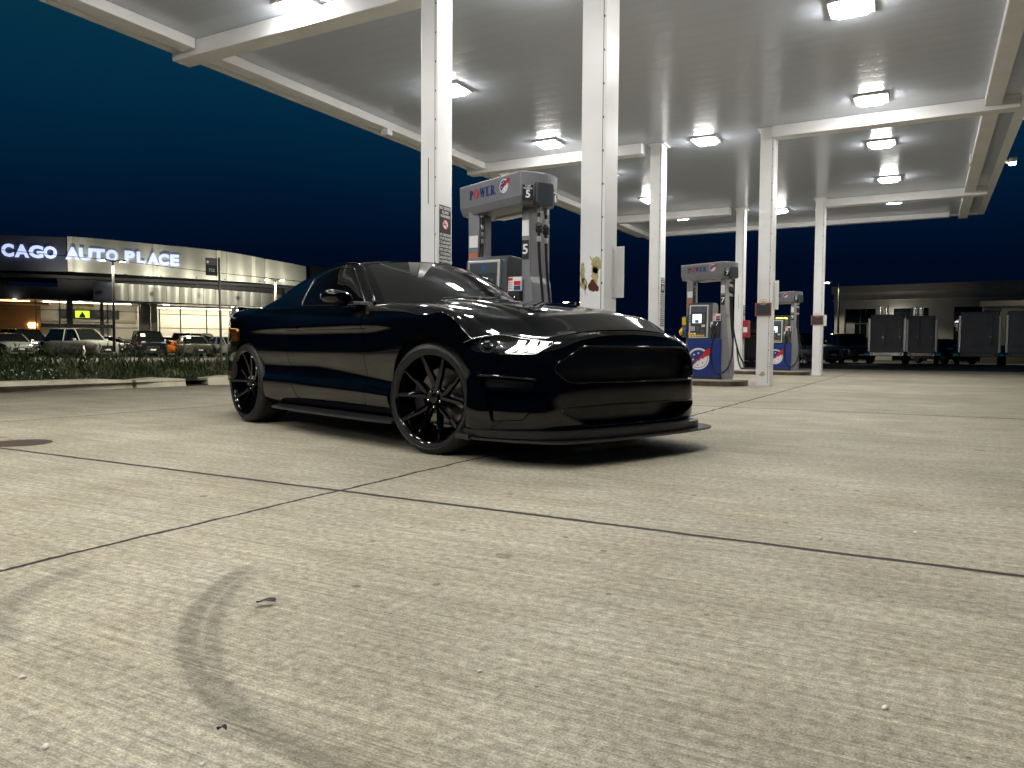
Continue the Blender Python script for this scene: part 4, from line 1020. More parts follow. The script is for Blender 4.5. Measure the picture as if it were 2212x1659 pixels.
def pump(loc, lab, nums):
    e = empty('fuel_pump', loc, 0, lab, 'fuel pump', 'grey and blue fuel pumps')
    # blue base cabinet
    mb = MB(); mb.box(-.33, .30, -.27, .27, 0, .76); cab = mb.build('base_cabinet', 'pblue', e, bevel=.012)
    mb = MB(); mb.box(-.34, .31, -.275, .275, 0, .05); mb.build('plinth', 'pblack', cab)
    mb = MB(); mb.box(.10, .103, -.272, -.270, .04, .74); mb.box(-.32, .29, -.272, -.270, .10, .103); mb.build('panel_gap', 'navy', cab)
    emblem('emblem', e, -.11, .385, .205, -.2705)
    # head with bezel
    mb = MB(); mb.prism([(-.26, .765), (.26, .765), (.22, 1.40), (.16, 1.45), (-.16, 1.45), (-.22, 1.40)], -.335, .13, 'x'); head = mb.build('head', 'slate', e, bevel=.01)
    P_ = lambda u, z, o=0.: (u, -.262+.040*(z-.765)/.635-o, z)          # on the leaning front face
    def plate(u0, u1, z0, z1, o, m, name, par, th=.006, bevel=.002):
        mb = MB(); f = [P_(u0, z0, o), P_(u1, z0, o), P_(u1, z1, o), P_(u0, z1, o)]; b_ = [P_(u, z, o-th) for u, z in ((u0, z0), (u1, z0), (u1, z1), (u0, z1))]
        mb.add(f+b_, [(0, 1, 2, 3), (7, 6, 5, 4), (0, 4, 5, 1), (1, 5, 6, 2), (2, 6, 7, 3), (3, 7, 4, 0)]); return mb.build(name, m, par, bevel=bevel)
    bz = plate(-.300, .065, .775, 1.405, .030, 'silver', 'bezel', e, .05, .008)
    plate(-.272, .037, .80, 1.38, .034, 'pblack', 'face', bz)
    plate(-.272, .037, 1.27, 1.38, .037, 'slate', 'header', bz)
    mb = MB(); mb.disc((-.11, P_(0, 1.325)[1]-.0385, 1.325), .030, 'y', 20, .034); mb.build('header_badge', 'hblue', bz)
    plate(-.235, -.060, 1.06, 1.23, .040, 'screen', 'display', bz)
    plate(-.18, -.115, 1.065, 1.12, .0415, 'hblue', 'display_icon', bz, .001, 0)
    for k in range(4):
        plate(-.295, -.262, 1.075+.04*k, 1.10+.04*k, .040, 'greyd', 'soft_key', bz); plate(-.035, -.003, 1.075+.04*k, 1.10+.04*k, .040, 'greyd', 'soft_key', bz)
    kp = plate(-.275, -.175, .91, 1.005, .042, 'greyd', 'keypad', bz)
    for i in range(3):
        for j in range(3): plate(-.268+.031*i, -.245+.031*i, .917+.029*j, .938+.029*j, .045, 'silver', 'key', kp, .003, 0)
    plate(-.150, -.105, .92, 1.00, .045, 'greyd', 'card_reader', bz, .012); plate(-.055, .010, .985, 1.03, .046, 'silver', 'receipt_slot', bz, .012); plate(-.075, .0, .895, .94, .044, 'greyd', 'nozzle_prompt', bz, .01)
    plate(-.305, -.215, .845, .875, .038, 'yellow', 'sticker', bz, .003, 0); plate(-.205, -.165, .845, .875, .038, 'paper', 'sticker', bz, .003, 0); plate(-.155, .015, .845, .875, .038, 'greyd', 'sticker', bz, .003, 0)
    for k in range(6): plate(-.29+.05*k, -.25+.05*k, .808, .838, .038, 'yellow', 'sticker', bz, .003, 0)
    # grade panel and nozzle boot, right of the bezel
    gp = plate(.085, .275, 1.10, 1.235, -.03, 'paper', 'grade_panel', e, .03, .004)
    plate(.195, .268, 1.155, 1.195, -.029, 'red', 'price_flag', gp, .001, 0); plate(.195, .268, 1.107, 1.15, -.029, 'navy', 'price_flag', gp, .001, 0); plate(.10, .18, 1.20, 1.225, -.029, 'red', 'price_flag', gp, .001, 0)
    for k in range(4): plate(.10, .18, 1.118+.02*k, 1.124+.02*k, -.029, 'boardred', 'fine_print', gp, .001, 0)
    mb = MB(); mb.box(.14, .27, -.24, -.10, .765, 1.09); mb.build('nozzle_boot', 'pblack', e)
    def nozzle(x, m, par):
        mb = MB(); mb.tube([(x-.02, -.255, 1.02), (x, -.275, .98), (x+.01, -.27, .93)], [.028, .03, .022], 10); n_ = mb.build('nozzle', m, par, smooth=True)
        mb = MB(); mb.tube([(x, -.27, .94), (x+.03, -.27, .90), (x+.04, -.25, .82)], .012, 8); mb.build('nozzle_lever', 'pblack', n_, smooth=True)
        mb = MB(); mb.tube([(x+.03, -.262, .99), (x+.075, -.25, 1.05)], [.010, .007], 8); mb.build('spout', 'chrome', n_, smooth=True)
    nozzle(.16, 'pblack', e); plate(.105, .15, .985, 1.085, .005, 'paper', 'nozzle_tag', e, .004, 0)
    mb = MB(); mb.tube([(.16, -.255, .79), (.155, -.26, .72), (.15, -.256, .66)], [.009, .012, .006], 6); mb.build('breakaway_tag', 'silver', e, smooth=True)
    # far side nozzles on the left end with coloured handles
    mb = MB(); mb.prism([(-.20, .80), (.02, .80), (.02, 1.20), (-.16, 1.20)], -.46, -.36, 'x'); lb = mb.build('side_boot', 'greyd', e, bevel=.006)
    mb = MB(); mb.box(-.45, -.38, -.218, -.200, 1.03, 1.17); mb.build('octane_sticker', 'yellow', lb)
    mb = MB(); mb.tube([(-.44, -.22, .96), (-.46, -.26, .90), (-.45, -.24, .84)], [.03, .04, .03], 10); mb.build('yellow_handle', 'yellow', lb, smooth=True)
    mb = MB(); mb.tube([(-.37, -.22, .98), (-.38, -.25, .92), (-.37, -.23, .85)], [.025, .035, .03], 10); mb.build('blue_handle', 'hblue', lb, smooth=True)
    # pillars: slim left one, flared right one
    mb = MB(); mb.box(-.415, -.285, -.06, .16, .0, 1.93); mb.box(-.285, -.25, .0, .12, 1.0, 1.93); lp_ = mb.build('pillar', 'grey', e, bevel=.008)
    mb = MB(); mb.box(-.40, -.30, -.0655, -.061, 1.33, 1.50); mb.build('notice_sticker', 'orange', lp_); mb = MB(); mb.box(-.40, -.30, -.0655, -.061, 1.56, 1.68); mb.build('notice_sticker', 'paper', lp_)
    mb = MB(); mb.tube([(-.265, -.03, 1.92), (-.265, -.035, 1.86), (-.27, -.05, 1.72), (-.28, -.09, 1.40), (-.33, -.16, 1.15)], .014, 8); mb.build('hose', 'hose', lp_, smooth=True)
    mb = MB()
    for z in (1.86, 1.74, 1.67, 1.60): mb.lathe([(.0, 0), (.019, 0), (.019, .045), (0, .045)], 10, 'z', (-.267+.01*(1.9-z)*.5, -.035-.02*(1.95-z), z))
    mb.build('hose_coupling', 'silver', lp_, smooth=True, auto=40)
    mb = MB(); mb.prism([(.245, .0), (.43, .0), (.455, .10), (.452, .30), (.425, .66), (.375, 1.18), (.36, 1.24), (.355, 1.94), (.265, 1.94), (.265, 1.24), (.285, 1.20), (.262, .70), (.24, .30)], -.19, .24, 'y')
    rp_ = mb.build('pillar', 'grey', e, bevel=.014)
    mb = MB(); mb.box(.275, .345, -.196, -.191, 1.62, 1.77); mb.build('notice_sticker', 'paper', rp_)
    mb = MB(); mb.box(.295, .3, -.1925, -.190, .05, 1.2); mb.box(.29, .36, -.1925, -.190, .66, .664); mb.build('panel_gap', 'greyd', rp_)
    mb = MB(); mb.box(.275, .345, -.196, -.191, 1.40, 1.58); nb = mb.build('number_plate', 'black', rp_); text('numeral', nums[0], .13, 'letterw', nb, (.31, -.1975, 1.49), FY, .001, .02)
    # overhead sign box, turned a little toward the lane, hose end bowed outward
    pts = [(-.50, -.23), (.49, -.23)]+[(.49+.075*math.sin(math.pi*k/10), -.23+.046*k) for k in range(1, 10)]+[(.49, .23), (-.50, .23)]+[(-.50-.04*math.sin(math.pi*k/6), .23-.0767*k) for k in range(1, 6)]
    lo = [(x*.95-.004, y*.86) for x, y in pts]; n = len(pts)
    mb = MB(); mb.add([(x, y, 1.89) for x, y in lo]+[(x*.99, y*.98, 1.965) for x, y in pts]+[(x, y, 2.175) for x, y in pts]+[(x*.99, y*.98, 2.19) for x, y in pts],
                      [tuple(range(n))[::-1], tuple(range(3*n, 4*n))]+[(k*n+i, k*n+(i+1) % n, (k+1)*n+(i+1) % n, (k+1)*n+i) for k in range(3) for i in range(n)])
    sg_ = mb.build('overhead_sign', 'grey', e, bevel=.008); sg_.rotation_euler = (0, 0, R_(-23))
    power(sg_, -.32, 2.035, .088, -.2305); emblem('emblem', sg_, .245, 2.085, .066, -.2305, dark='navy')
    mb = MB(); mb.box(-.30, .30, .08, .19, 1.872, 1.891); mb.build('under_light', 'paper', sg_)
    for yy, s_ in ((-.165, nums[0]), (.172, nums[1])):
        tn = .075*math.pi/.46*math.cos(math.pi*(yy+.23)/.46); bx_ = .49+.075*math.sin(math.pi*(yy+.23)/.46)
        np_ = MB(); np_.box(-.012, .006, -.05, .05, 1.925, 2.06); nb = np_.build('number_plate', 'black', sg_, loc=(bx_, yy, 0)); nb.rotation_euler = (0, 0, -math.atan(tn))
        text('numeral', s_, .098, 'letterw', nb, (.0075, 0, 1.973), FX, .001, .03); text('caption', 'PUMP\nNUMBER', .022, 'letterw', nb, (.0075, 0, 2.038), FX, .0006, .01)
    mb = MB(); mb.prism(rpoly([(-.10, 1.885), (.11, 1.885), (.11, 2.10), (-.10, 2.10)], .03), .50, .580, 'x'); mb.build('end_cover', 'slate', sg_, bevel=.012)
    # two hoses at the right end: fall from the sign, loop near the ground, return to the boots
    for y0, sway, lowx in ((-.09, 0, .41), (.06, .10, .62)):
        hp = [(.44, y0-.08, 1.90), (.44, y0-.08, 1.70), (.44, y0-.06, 1.40), (.46, y0-.02, 1.0), (.50+sway*.5, y0-.05, .60)]
        if sway: hp += [(.60, y0, .42), (.66, y0+.02, .30), (.66, y0+.06, .22), (.60, y0+.12, .20), (.54, y0+.18, .30), (.48, .30, .60)]
        else: hp += [(.48, y0-.10, .36), (.40, -.22, .18), (.30, -.30, .12), (.22, -.315, .16), (.14, -.305, .34), (.13, -.29, .55), (.16, -.28, .78), (.17, -.27, .86)]
        t = np.r_[0, np.cumsum(np.linalg.norm(np.diff(np.array(hp), axis=0), axis=1))]; hh = herm(t, np.array(hp), np.linspace(0, t[-1], 44))
        mb = MB(); mb.tube(hh.tolist(), .0145, 8); ho = mb.build('hose', 'hose', e, smooth=True)
        mb = MB()
        for z in (1.83, 1.74, 1.56): mb.lathe([(0, 0), (.021, 0), (.021, .05), (0, .05)], 12, 'z', (.44, y0-.08, z))
        mb.build('hose_coupling', 'silver', ho, smooth=True, auto=40)
        mb = MB(); mb.lathe([(0, 0), (.024, .0), (.034, .02), (.034, .04), (.024, .05), (.034, .06), (.034, .08), (.02, .1), (0, .1)], 12, 'z', (.442, y0-.08, 1.64)); mb.build('breakaway', 'pblack', ho, smooth=True, auto=40)
    return e
pump((-3.70, 6.65, .118), 'nearest fuel pump behind the car hood, numbered 5 and 6', ('5', '6'))
pump((-3.70, 14.62, .118), 'fuel pump with a blue base and round emblem, numbered 7', ('7', '8'))
pump((-3.62, 22.45, .118), 'farthest fuel pump, half hidden behind the fourth column', ('9', '10'))
# iron cover in the concrete
e = MB(); e.lathe([(0, .005), (.185, .005), (.19, 0)], 40); tag(e.build('manhole_cover', 'manhole', loc=(-5.36, 2.89, .001)), 'rusty round iron cover set in the concrete at far left', 'cover')
# litter on the concrete
random.seed(11)
def leaf(x, y, s, a, m, lab, cat='leaf', grp=None):
    mb = MB(); n = 12; vs = [(s*math.cos(2*math.pi*k/n)*(1+.15*random.random()), s*.42*math.sin(2*math.pi*k/n)*(1+.3*random.random()), .006+.010*abs(math.sin(2*math.pi*k/n+.6))) for k in range(n)]+[(0, 0, .012)]
    mb.add(vs, [(k, (k+1) % n, n) for k in range(n)]); o = mb.build('dry_leaf' if cat == 'leaf' else 'pebble', m, loc=(x, y, .001), smooth=True); o.rotation_euler = (0, 0, a); return tag(o, lab, cat, grp)
leaf(-1.459, 1.373, .024, .9, 'leafbrown', 'dark curled dry leaf lying beside the tyre mark')
leaf(-1.03, .87, .008, .7, 'leafbrown', 'small black chip on the concrete below the tyre mark', 'chip')
M['pebble'] = mat('pebble', (.75, .72, .66), .7)
for (x, y) in ((-1.245, .70), (-.69, 1.72), (-.31, 2.83), (-.05, 1.53), (-.98, .79), (-1.55, .83), (-.78, 1.30), (-.02, 3.10), (-2.46, 2.60)):
    mb = MB(); r = random.uniform(.004, .007); mb.lathe([(0, r*.9), (r*.7, r*.75), (r, r*.3), (r*.9, 0)], 7); o = mb.build('pebble', 'pebble', loc=(x, y, .0005), smooth=True); o.scale = (1.3, .8, 1); o.rotation_euler = (0, 0, random.random()*3)
    tag(o, 'tiny white pebble lying on the concrete', 'pebble', 'white pebbles on the concrete')
# ------------------------------------------------------------------ kerb and planting at the left
ky = lambda y: -11.30+.105*(y-5.8)
def kerb(y0, y1, lab, broken=False):
    e = MB(); n = max(2, int((y1-y0)/.4)); vs = []
    prof = [(0, -.03), (-.025, .12), (-.06, .15), (-.36, .155), (-.37, -.03)]
    for i in range(n+1):
        y = y0+(y1-y0)*i/n; j = random.uniform(-.006, .006); en = .03 if i in (0, n) else 0
        vs += [(ky(y)+a+j-(en if k < 2 else 0), y, b-(en if k in (1, 2, 3) else 0)) for k, (a, b) in enumerate(prof)]
    e.add(vs, [(i*5+k, i*5+k+1, (i+1)*5+k+1, (i+1)*5+k) for i in range(n) for k in range(4)]+[(0, 1, 2, 3, 4), tuple(n*5+k for k in range(5))])
    return tag(e.build('kerb_stone', 'curb', smooth=True, auto=40), lab, 'kerb', 'kerb stones along the planting bed')
kerb(-9, 7.74, 'long concrete kerb running out of the frame at left'); kerb(7.80, 8.66, 'short concrete kerb between the crack and the drain gap'); kerb(9.08, 13, 'concrete kerb behind the rear wheel of the coupe')
e = empty('drain_inlet', (ky(8.87), 8.87, 0), 0, 'dark open drain inlet in the gap between kerbs', 'drain')
mb = MB(); mb.box(-.36, -.02, -.205, .205, -.02, .02); mb.box(-.36, -.30, -.205, .205, .02, .13); mb.build('recess', 'inner', e)
mb = MB(); mb.add([(-11.6, -9, .09), (-10.9, 13, .09), (-15.4, 14, .09), (-16.2, -9, .09)], [(0, 1, 2, 3)]); tag(mb.build('soil', 'soil'), kind='structure')
mb = MB(); mb.add([(-16.2, -30, .02), (-15.0, 40, .02), (-17.2, 40, .02), (-18.4, -30, .02)], [(0, 1, 2, 3)]); tag(mb.build('pavement', 'asphalt'), kind='structure')
random.seed(5)
def clump_leaves(mb, x, y, z0, h, spread, n, wide=.03):
    for _ in range(n):
        a = random.random()*2*math.pi; r = spread*random.random()**.6; bx_, by_ = x+r*math.cos(a), y+r*math.sin(a)
        l = random.uniform(.06, .17); zz = z0+h*(1-(r/spread)**1.6)*random.uniform(.25, .9); d = random.random()*2*math.pi; lean = random.uniform(.2, 1.1)
        u = np.array([math.cos(d)*math.sin(lean), math.sin(d)*math.sin(lean), math.cos(lean)]); s = np.array([-math.sin(d), math.cos(d), random.uniform(-.4, .4)])*wide*random.uniform(.5, 1.3)
        p = np.array([bx_, by_, zz]); mb.add([p, p+u*l*.5+s, p+u*l, p+u*l*.5-s], [(0, 1, 2, 3)])
lv, dr_ = MB(), MB()
for i in range(700):
    y = random.uniform(.5, 13.2); t = random.random(); x = -11.72-3.2*t+.105*(y-5.8)
    h = (.14+.48*min(1, t*1.3))*(.55+.6*abs(math.sin(y*1.3+.7*math.sin(x*2))))
    clump_leaves(lv if random.random() < .82 else dr_, x, y, .08, h, random.uniform(.14, .30), int(34+30*t), .013)
for i in range(2600):                           # low grass tufts at the kerb
    y = random.uniform(1.0, 12.5); x = random.uniform(-12.3, -11.66)+.105*(y-5.8); l = random.uniform(.06, .17); d = random.random()*6.28
    p = np.array([x, y, .085]); s = np.array([math.cos(d), math.sin(d), 0])*.006; q = p+np.array([math.cos(d+1)*l*.5, math.sin(d+1)*l*.5, l]); (lv if random.random() < .75 else dr_).add([p-s, p+s, q], [(0, 1, 2)])
tag(lv.build('planting', 'leaf', fixn=False), kind='stuff'); tag(dr_.build('dry_planting', 'leafdry', fixn=False), kind='stuff')
fl = MB()
for i in range(46):
    y = random.choice([random.gauss(6.0, .25), random.gauss(6.9, .3), random.gauss(6.3, .5)]); x = random.uniform(-12.3, -11.8); z = random.uniform(.16, .30)
    fl.disc((x, y, z), random.uniform(.006, .012), 'x', 6)
tag(fl.build('small_flowers', 'letterw', fixn=False), kind='stuff')
# bus stop post
e = empty('bus_stop_sign', (-11.55, 9.80, .08), 0, 'bus stop sign plate with route number on a slim post in the planting', 'sign')
mb = MB(); mb.tube([(.01, .03, 0), (.0, 0, 2.24)], .022, 8); mb.build('post', 'poleg', e, smooth=True)
ang = R_(64)
pl = MB(); pl.box(-.235, -.03, -.006, .006, 1.90, 2.22); p_ = pl.build('plate', 'pole', e); p_.rotation_euler = (0, 0, ang)
mb = MB(); mb.box(-.225, -.04, -.008, -.0065, 2.09, 2.20); mb.build('band', 'greyd', p_)
mb = MB(); mb.disc((-.20, -.009, 2.145), .022, 'y', 16); mb.build('badge', 'letterw', p_)
text('route_number', '722', .075, 'silver', p_, (-.13, -.0085, 1.995), FY, .0006, .01)
# ------------------------------------------------------------------ showroom building across the road (local x along the front, +y to the rear)
AX, AY, AA = -65.437, 33.931, 1.004067
# local +y must point away from the station
shop = empty('showroom_building', (AX, AY, 0), AA, 'long curved metal fronted car showroom with lit windows across the road', 'building')
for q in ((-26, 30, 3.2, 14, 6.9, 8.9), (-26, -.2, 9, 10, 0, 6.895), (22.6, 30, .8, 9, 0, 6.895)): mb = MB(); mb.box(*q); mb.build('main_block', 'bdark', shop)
ff = lambda u: 1.6*((u-13)/13)**2*(1.1 if u > 13 else .35)-.9            # bow of the fascia in plan
def curved(u0, u1, z0, z1, off, name, m, par, n=24, th=.15, zf=None, bow=0.):
    mb = MB(); vs = []
    for i in range(n+1):
        u = u0+(u1-u0)*i/n; y = ff(u)+off-bow*math.sin(math.pi*i/n); a, b = (z0, z1) if zf is None else zf(u)
        vs += [(u, y, a), (u, y, b), (u, y+th, b), (u, y+th, a)]
    mb.add(vs, [(i*4+k, i*4+(k+1) % 4, (i+1)*4+(k+1) % 4, (i+1)*4+k) for i in range(n) for k in range(4)]+[(0, 1, 2, 3), tuple(4*n+k for k in range(4))])
    return mb.build(name, m, par, smooth=True, auto=30)
ztop = lambda u: np.interp(u, [-20, 4.8, 10, 17, 24.5], [9.0, 9.72, 9.55, 9.29, 8.5]); zbot = lambda u: np.interp(u, [-20, 4.8, 10, 17, 24.5], [6.2, 6.83, 6.76, 6.66, 6.57])
curved(-20, 4.74, 0, 0, .12, 'fascia', 'fasciad', shop, zf=lambda u: (zbot(u), ztop(u)-.08))
segs = [4.78, 11.3, 17.2, 20.6, 24.6]
for a, b in zip(segs[:-1], segs[1:]): curved(a+.02, b-.02, 0, 0, 0, 'fascia', 'steel', shop, 14, zf=lambda u: (zbot(u), ztop(u)), bow=.18)
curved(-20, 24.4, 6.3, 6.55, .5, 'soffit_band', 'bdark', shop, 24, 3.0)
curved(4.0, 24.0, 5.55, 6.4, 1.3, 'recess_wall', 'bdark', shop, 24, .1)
for a in (4.80, 11.15, 16.3, 19.35): curved(a, a+.34, 0, 0, -.06 if a < 5 else -.22, 'painted_streak', 'streakpaint', shop, 3, zf=lambda u: (zbot(u)+.01, ztop(u)-.01))  # pale strips stand in for bright reflections along the panel edges
# rounded lower band of panels
for k in range(14):
    a = 8.2+k*.98; o = -1.1
    curved(a, a+.95, 4.52-.01*k, 5.95-.025*k, o, 'lower_band', 'steel' if k < 6 else 'steelpl', shop, 6, .2, bow=.07)
curved(6.6, 8.18, 4.5, 5.98, -1.1, 'lower_band', 'fasciad', shop, 6, .2)
curved(6.6, 21.9, 4.38, 4.5, -1.0, 'canopy_soffit', 'mull', shop, 20, 2.6)
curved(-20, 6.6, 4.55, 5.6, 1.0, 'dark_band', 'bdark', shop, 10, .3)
M['panelwarm'] = mat('ceiling_panel_warm', (.9, .8, .6), .4, emit=(1, .55, .18), estr=5); M['panelw'] = mat('ceiling_panel', (.9, .9, .85), .4, emit=(1, .93, .78), estr=9)
# showroom inside
mb = MB(); mb.box(-18, 10.2, 7.0, 7.2, .3, 5); mb.box(10.15, 10.3, 1.0, 7, .3, 4.4); mb.build('back_wall', 'inwall', shop)
mb = MB(); mb.box(11.2, 22, 4.2, 4.4, .3, 4.4); mb.build('back_wall', 'inwall', shop)
mb = MB(); mb.box(-18, 22, .9, 7.2, .2, .3); mb.build('showroom_floor', 'infloor', shop)
mb = MB(); mb.box(-18, 22, 1.0, 7.2, 4.55, 4.62); mb.build('ceiling', 'inwall', shop)
mb = MB(); mb.box(-14, 2.45, 6.6, 6.95, .3, 4.4); mb.build('feature_wall', 'inorange', shop)
mb = MB(); mb.box(-14, .55, 6.3, 6.58, 2.9, 3.75); mb.build('feature_panel', 'inorange', shop)
mb = MB(); mb.box(-5, 3.3, 3.0, 5.6, 4.25, 4.40); mb.box(5.0, 6.6, 3, 5.6, 4.25, 4.38); mb.build('ceiling_raft', 'inorange', shop)
mb = MB(); mb.box(3.9, 8.7, 6.8, 6.99, 3.25, 4.05); scr = mb.build('screen_wall', 'pblack', shop)
mb = MB(); mb.box(5.15, 6.28, 6.76, 6.79, 3.32, 4.0); tv = mb.build('screen', 'tv', scr)
mb = MB(); mb.prism([(5.45, 3.33), (5.95, 3.33), (5.93, 3.55), (5.82, 3.66), (5.76, 3.82), (5.64, 3.82), (5.60, 3.66), (5.48, 3.55)], 6.755, 6.75, 'y'); mb.build('figure_silhouette', 'inner', tv)
mb = MB(); mb.box(2.5, 10, 6.78, 6.98, 2.95, 3.15); mb.build('shelf_band', 'stuccol', shop)
mb = MB(); mb.box(2.5, 8.2, 6.2, 6.8, 2.45, 2.72); mb.build('counter', 'pblack', shop)
mb = MB(); mb.prism(rpoly([(1.5, 2.30), (2.2, 2.30), (2.2, 2.75), (1.5, 2.75)], .12), 6.5, 6.58, 'y'); mb.build('lit_niche', 'panelwarm', shop)
for u0, u1, m in ((-12, 1.8, 'panelwarm'), (2.8, 9.6, 'panelw')):
    mb = MB(); mb.box(u0, u1, 3.6, 4.0, 4.50, 4.54); mb.build('ceiling_panel', m, shop)
mb = MB(); mb.box(11.6, 21, 2.4, 2.8, 4.2, 4.24); mb.build('ceiling_panel', 'panelw', shop)
# glazing bars
bars = [(u-.05, u+.05, .95, 1.05, .3, 4.5) for u in (-3.2, -.4, 2.43, 4.11, 7.2, 7.66, 10.14, 10.5)]+[(-16, 10.1, .97, 1.04, z-.03, z+.03) for z in (2.30, 3.72)]
bars += [(u-.05, u+.05, .45, .55, .3, 4.3) for u in (11.69, 13.4, 15.58, 17.6)]+[(11.6, 17.6, .46, .54, z-.03, z+.03) for z in (2.35, 3.58)]
for q in bars: mb = MB(); mb.box(*q); mb.build('glazing_bar', 'mull', shop)
for q in ((4.62, 5.08, .3, .8, 0, 4.6), (7.08, 7.35, .2, .5, 0, 4.4), (10.2, 10.9, .2, .8, 0, 4.4), (17.72, 18.1, .2, .6, 0, 4.4), (11.0, 11.5, .0, .4, 0, 4.4)): mb = MB(); mb.box(*q); mb.build('pillar', 'mull', shop)
mb = MB(); mb.box(-16, 22, -.2, .95, .0, 1.35); mb.build('plinth', 'stuccol', shop)
for u, y, z in ((12.03, -.4, 4.37), (12.40, .2, 4.37), (17.71, -.3, 4.37), (20.3, -.3, 4.37), (1.0, .3, 4.5), (-1.2, .3, 4.5), (5.6, 2., 4.5), (8.0, 2.0, 4.5)):
    mb = MB(); mb.disc((u, y, z-.012), .13, 'z', 14); mb.build('downlight', 'spot', shop)
# wide spot lamps added in front of the two metal bands to brighten them
def added_wash(u, y, z, ty, tz, pw, deg):
    mb = MB(); mb.box(u-.05, u+.05, y-.05, y+.05, z-.04, z+.04); q = mb.build('added_wash_lamp', 'pole', shop)
    ld = bpy.data.lights.new('added_wash_beam', 'SPOT'); ld.energy = pw; ld.color = (1., .96, .78); ld.spot_size = R_(deg); ld.spot_blend = .9; ld.shadow_soft_size = .05
    lo = bpy.data.objects.new('added_wash_beam', ld); COL.objects.link(lo); lo.parent = shop; d = Vector((0, ty-y, tz-z)).normalized(); lo.location = (u, y+d.y*.16, z+d.z*.16); lo.rotation_euler = d.to_track_quat('-Z', 'Y').to_euler()
for u, pw in ((-2, 70), (3.2, 60), (5.0, 300), (8.2, 130), (11.3, 300), (14.4, 170), (17.0, 330), (18.9, 300), (21.3, 280), (23.5, 200)): added_wash(u, ff(u)-2.6, 5.95, ff(u), 8.3, pw*.33, 125)
for u, pw in ((8.9, 150), (11.5, 150), (14.2, 260), (16.5, 230), (19.4, 150)): added_wash(u, ff(u)-3.6, 6.5, ff(u)-1.1, 5.0, pw*.42, 125)
# raised letters
sg_ = empty('letter_sign', (0, 0, 0)); sg_.parent = shop
for c, u, w in (('C', -3.1, .84), ('H', -2.1, .9), ('I', -.85, .4), ('C', .12+.54, .84), ('A', 1.63, .98), ('G', 2.6, 1.0), ('O', 3.59, .95), ('A', 5.16, 1.0), ('U', 6.1, .95), ('T', 7.04, .93), ('O', 8.03, .91), ('P', 9.37, .78), ('L', 10.22, .65), ('A', 11.17, .88), ('C', 11.98, .81), ('E', 12.85, .71)):
    y = ff(u)-.27+(.22 if u < 4.7 else 0); zb = np.interp(u, [0, 9, 13], [7.80, 7.80, 7.72])
    t = text('letter', c, 1.36, 'sign', sg_, (u, y, 0), FY, .06, .05)
    xs = [v.co.x for v in t.data.vertices]; ys = [v.co.y for v in t.data.vertices]; k = w/(max(xs)-min(xs)); kz = (1.04-.02*max(0, u)/13*4)/(max(ys)-min(ys)); cx_ = (max(xs)+min(xs))/2; my = min(ys)
    for v in t.data.vertices: v.co.x = (v.co.x-cx_)*k; v.co.y = (v.co.y-my)*kz
    t.location = (u, y, zb); t.rotation_euler = (R_(90), 0, math.atan((ff(u+.1)-ff(u-.1))/.2))
tag(sg_, None)
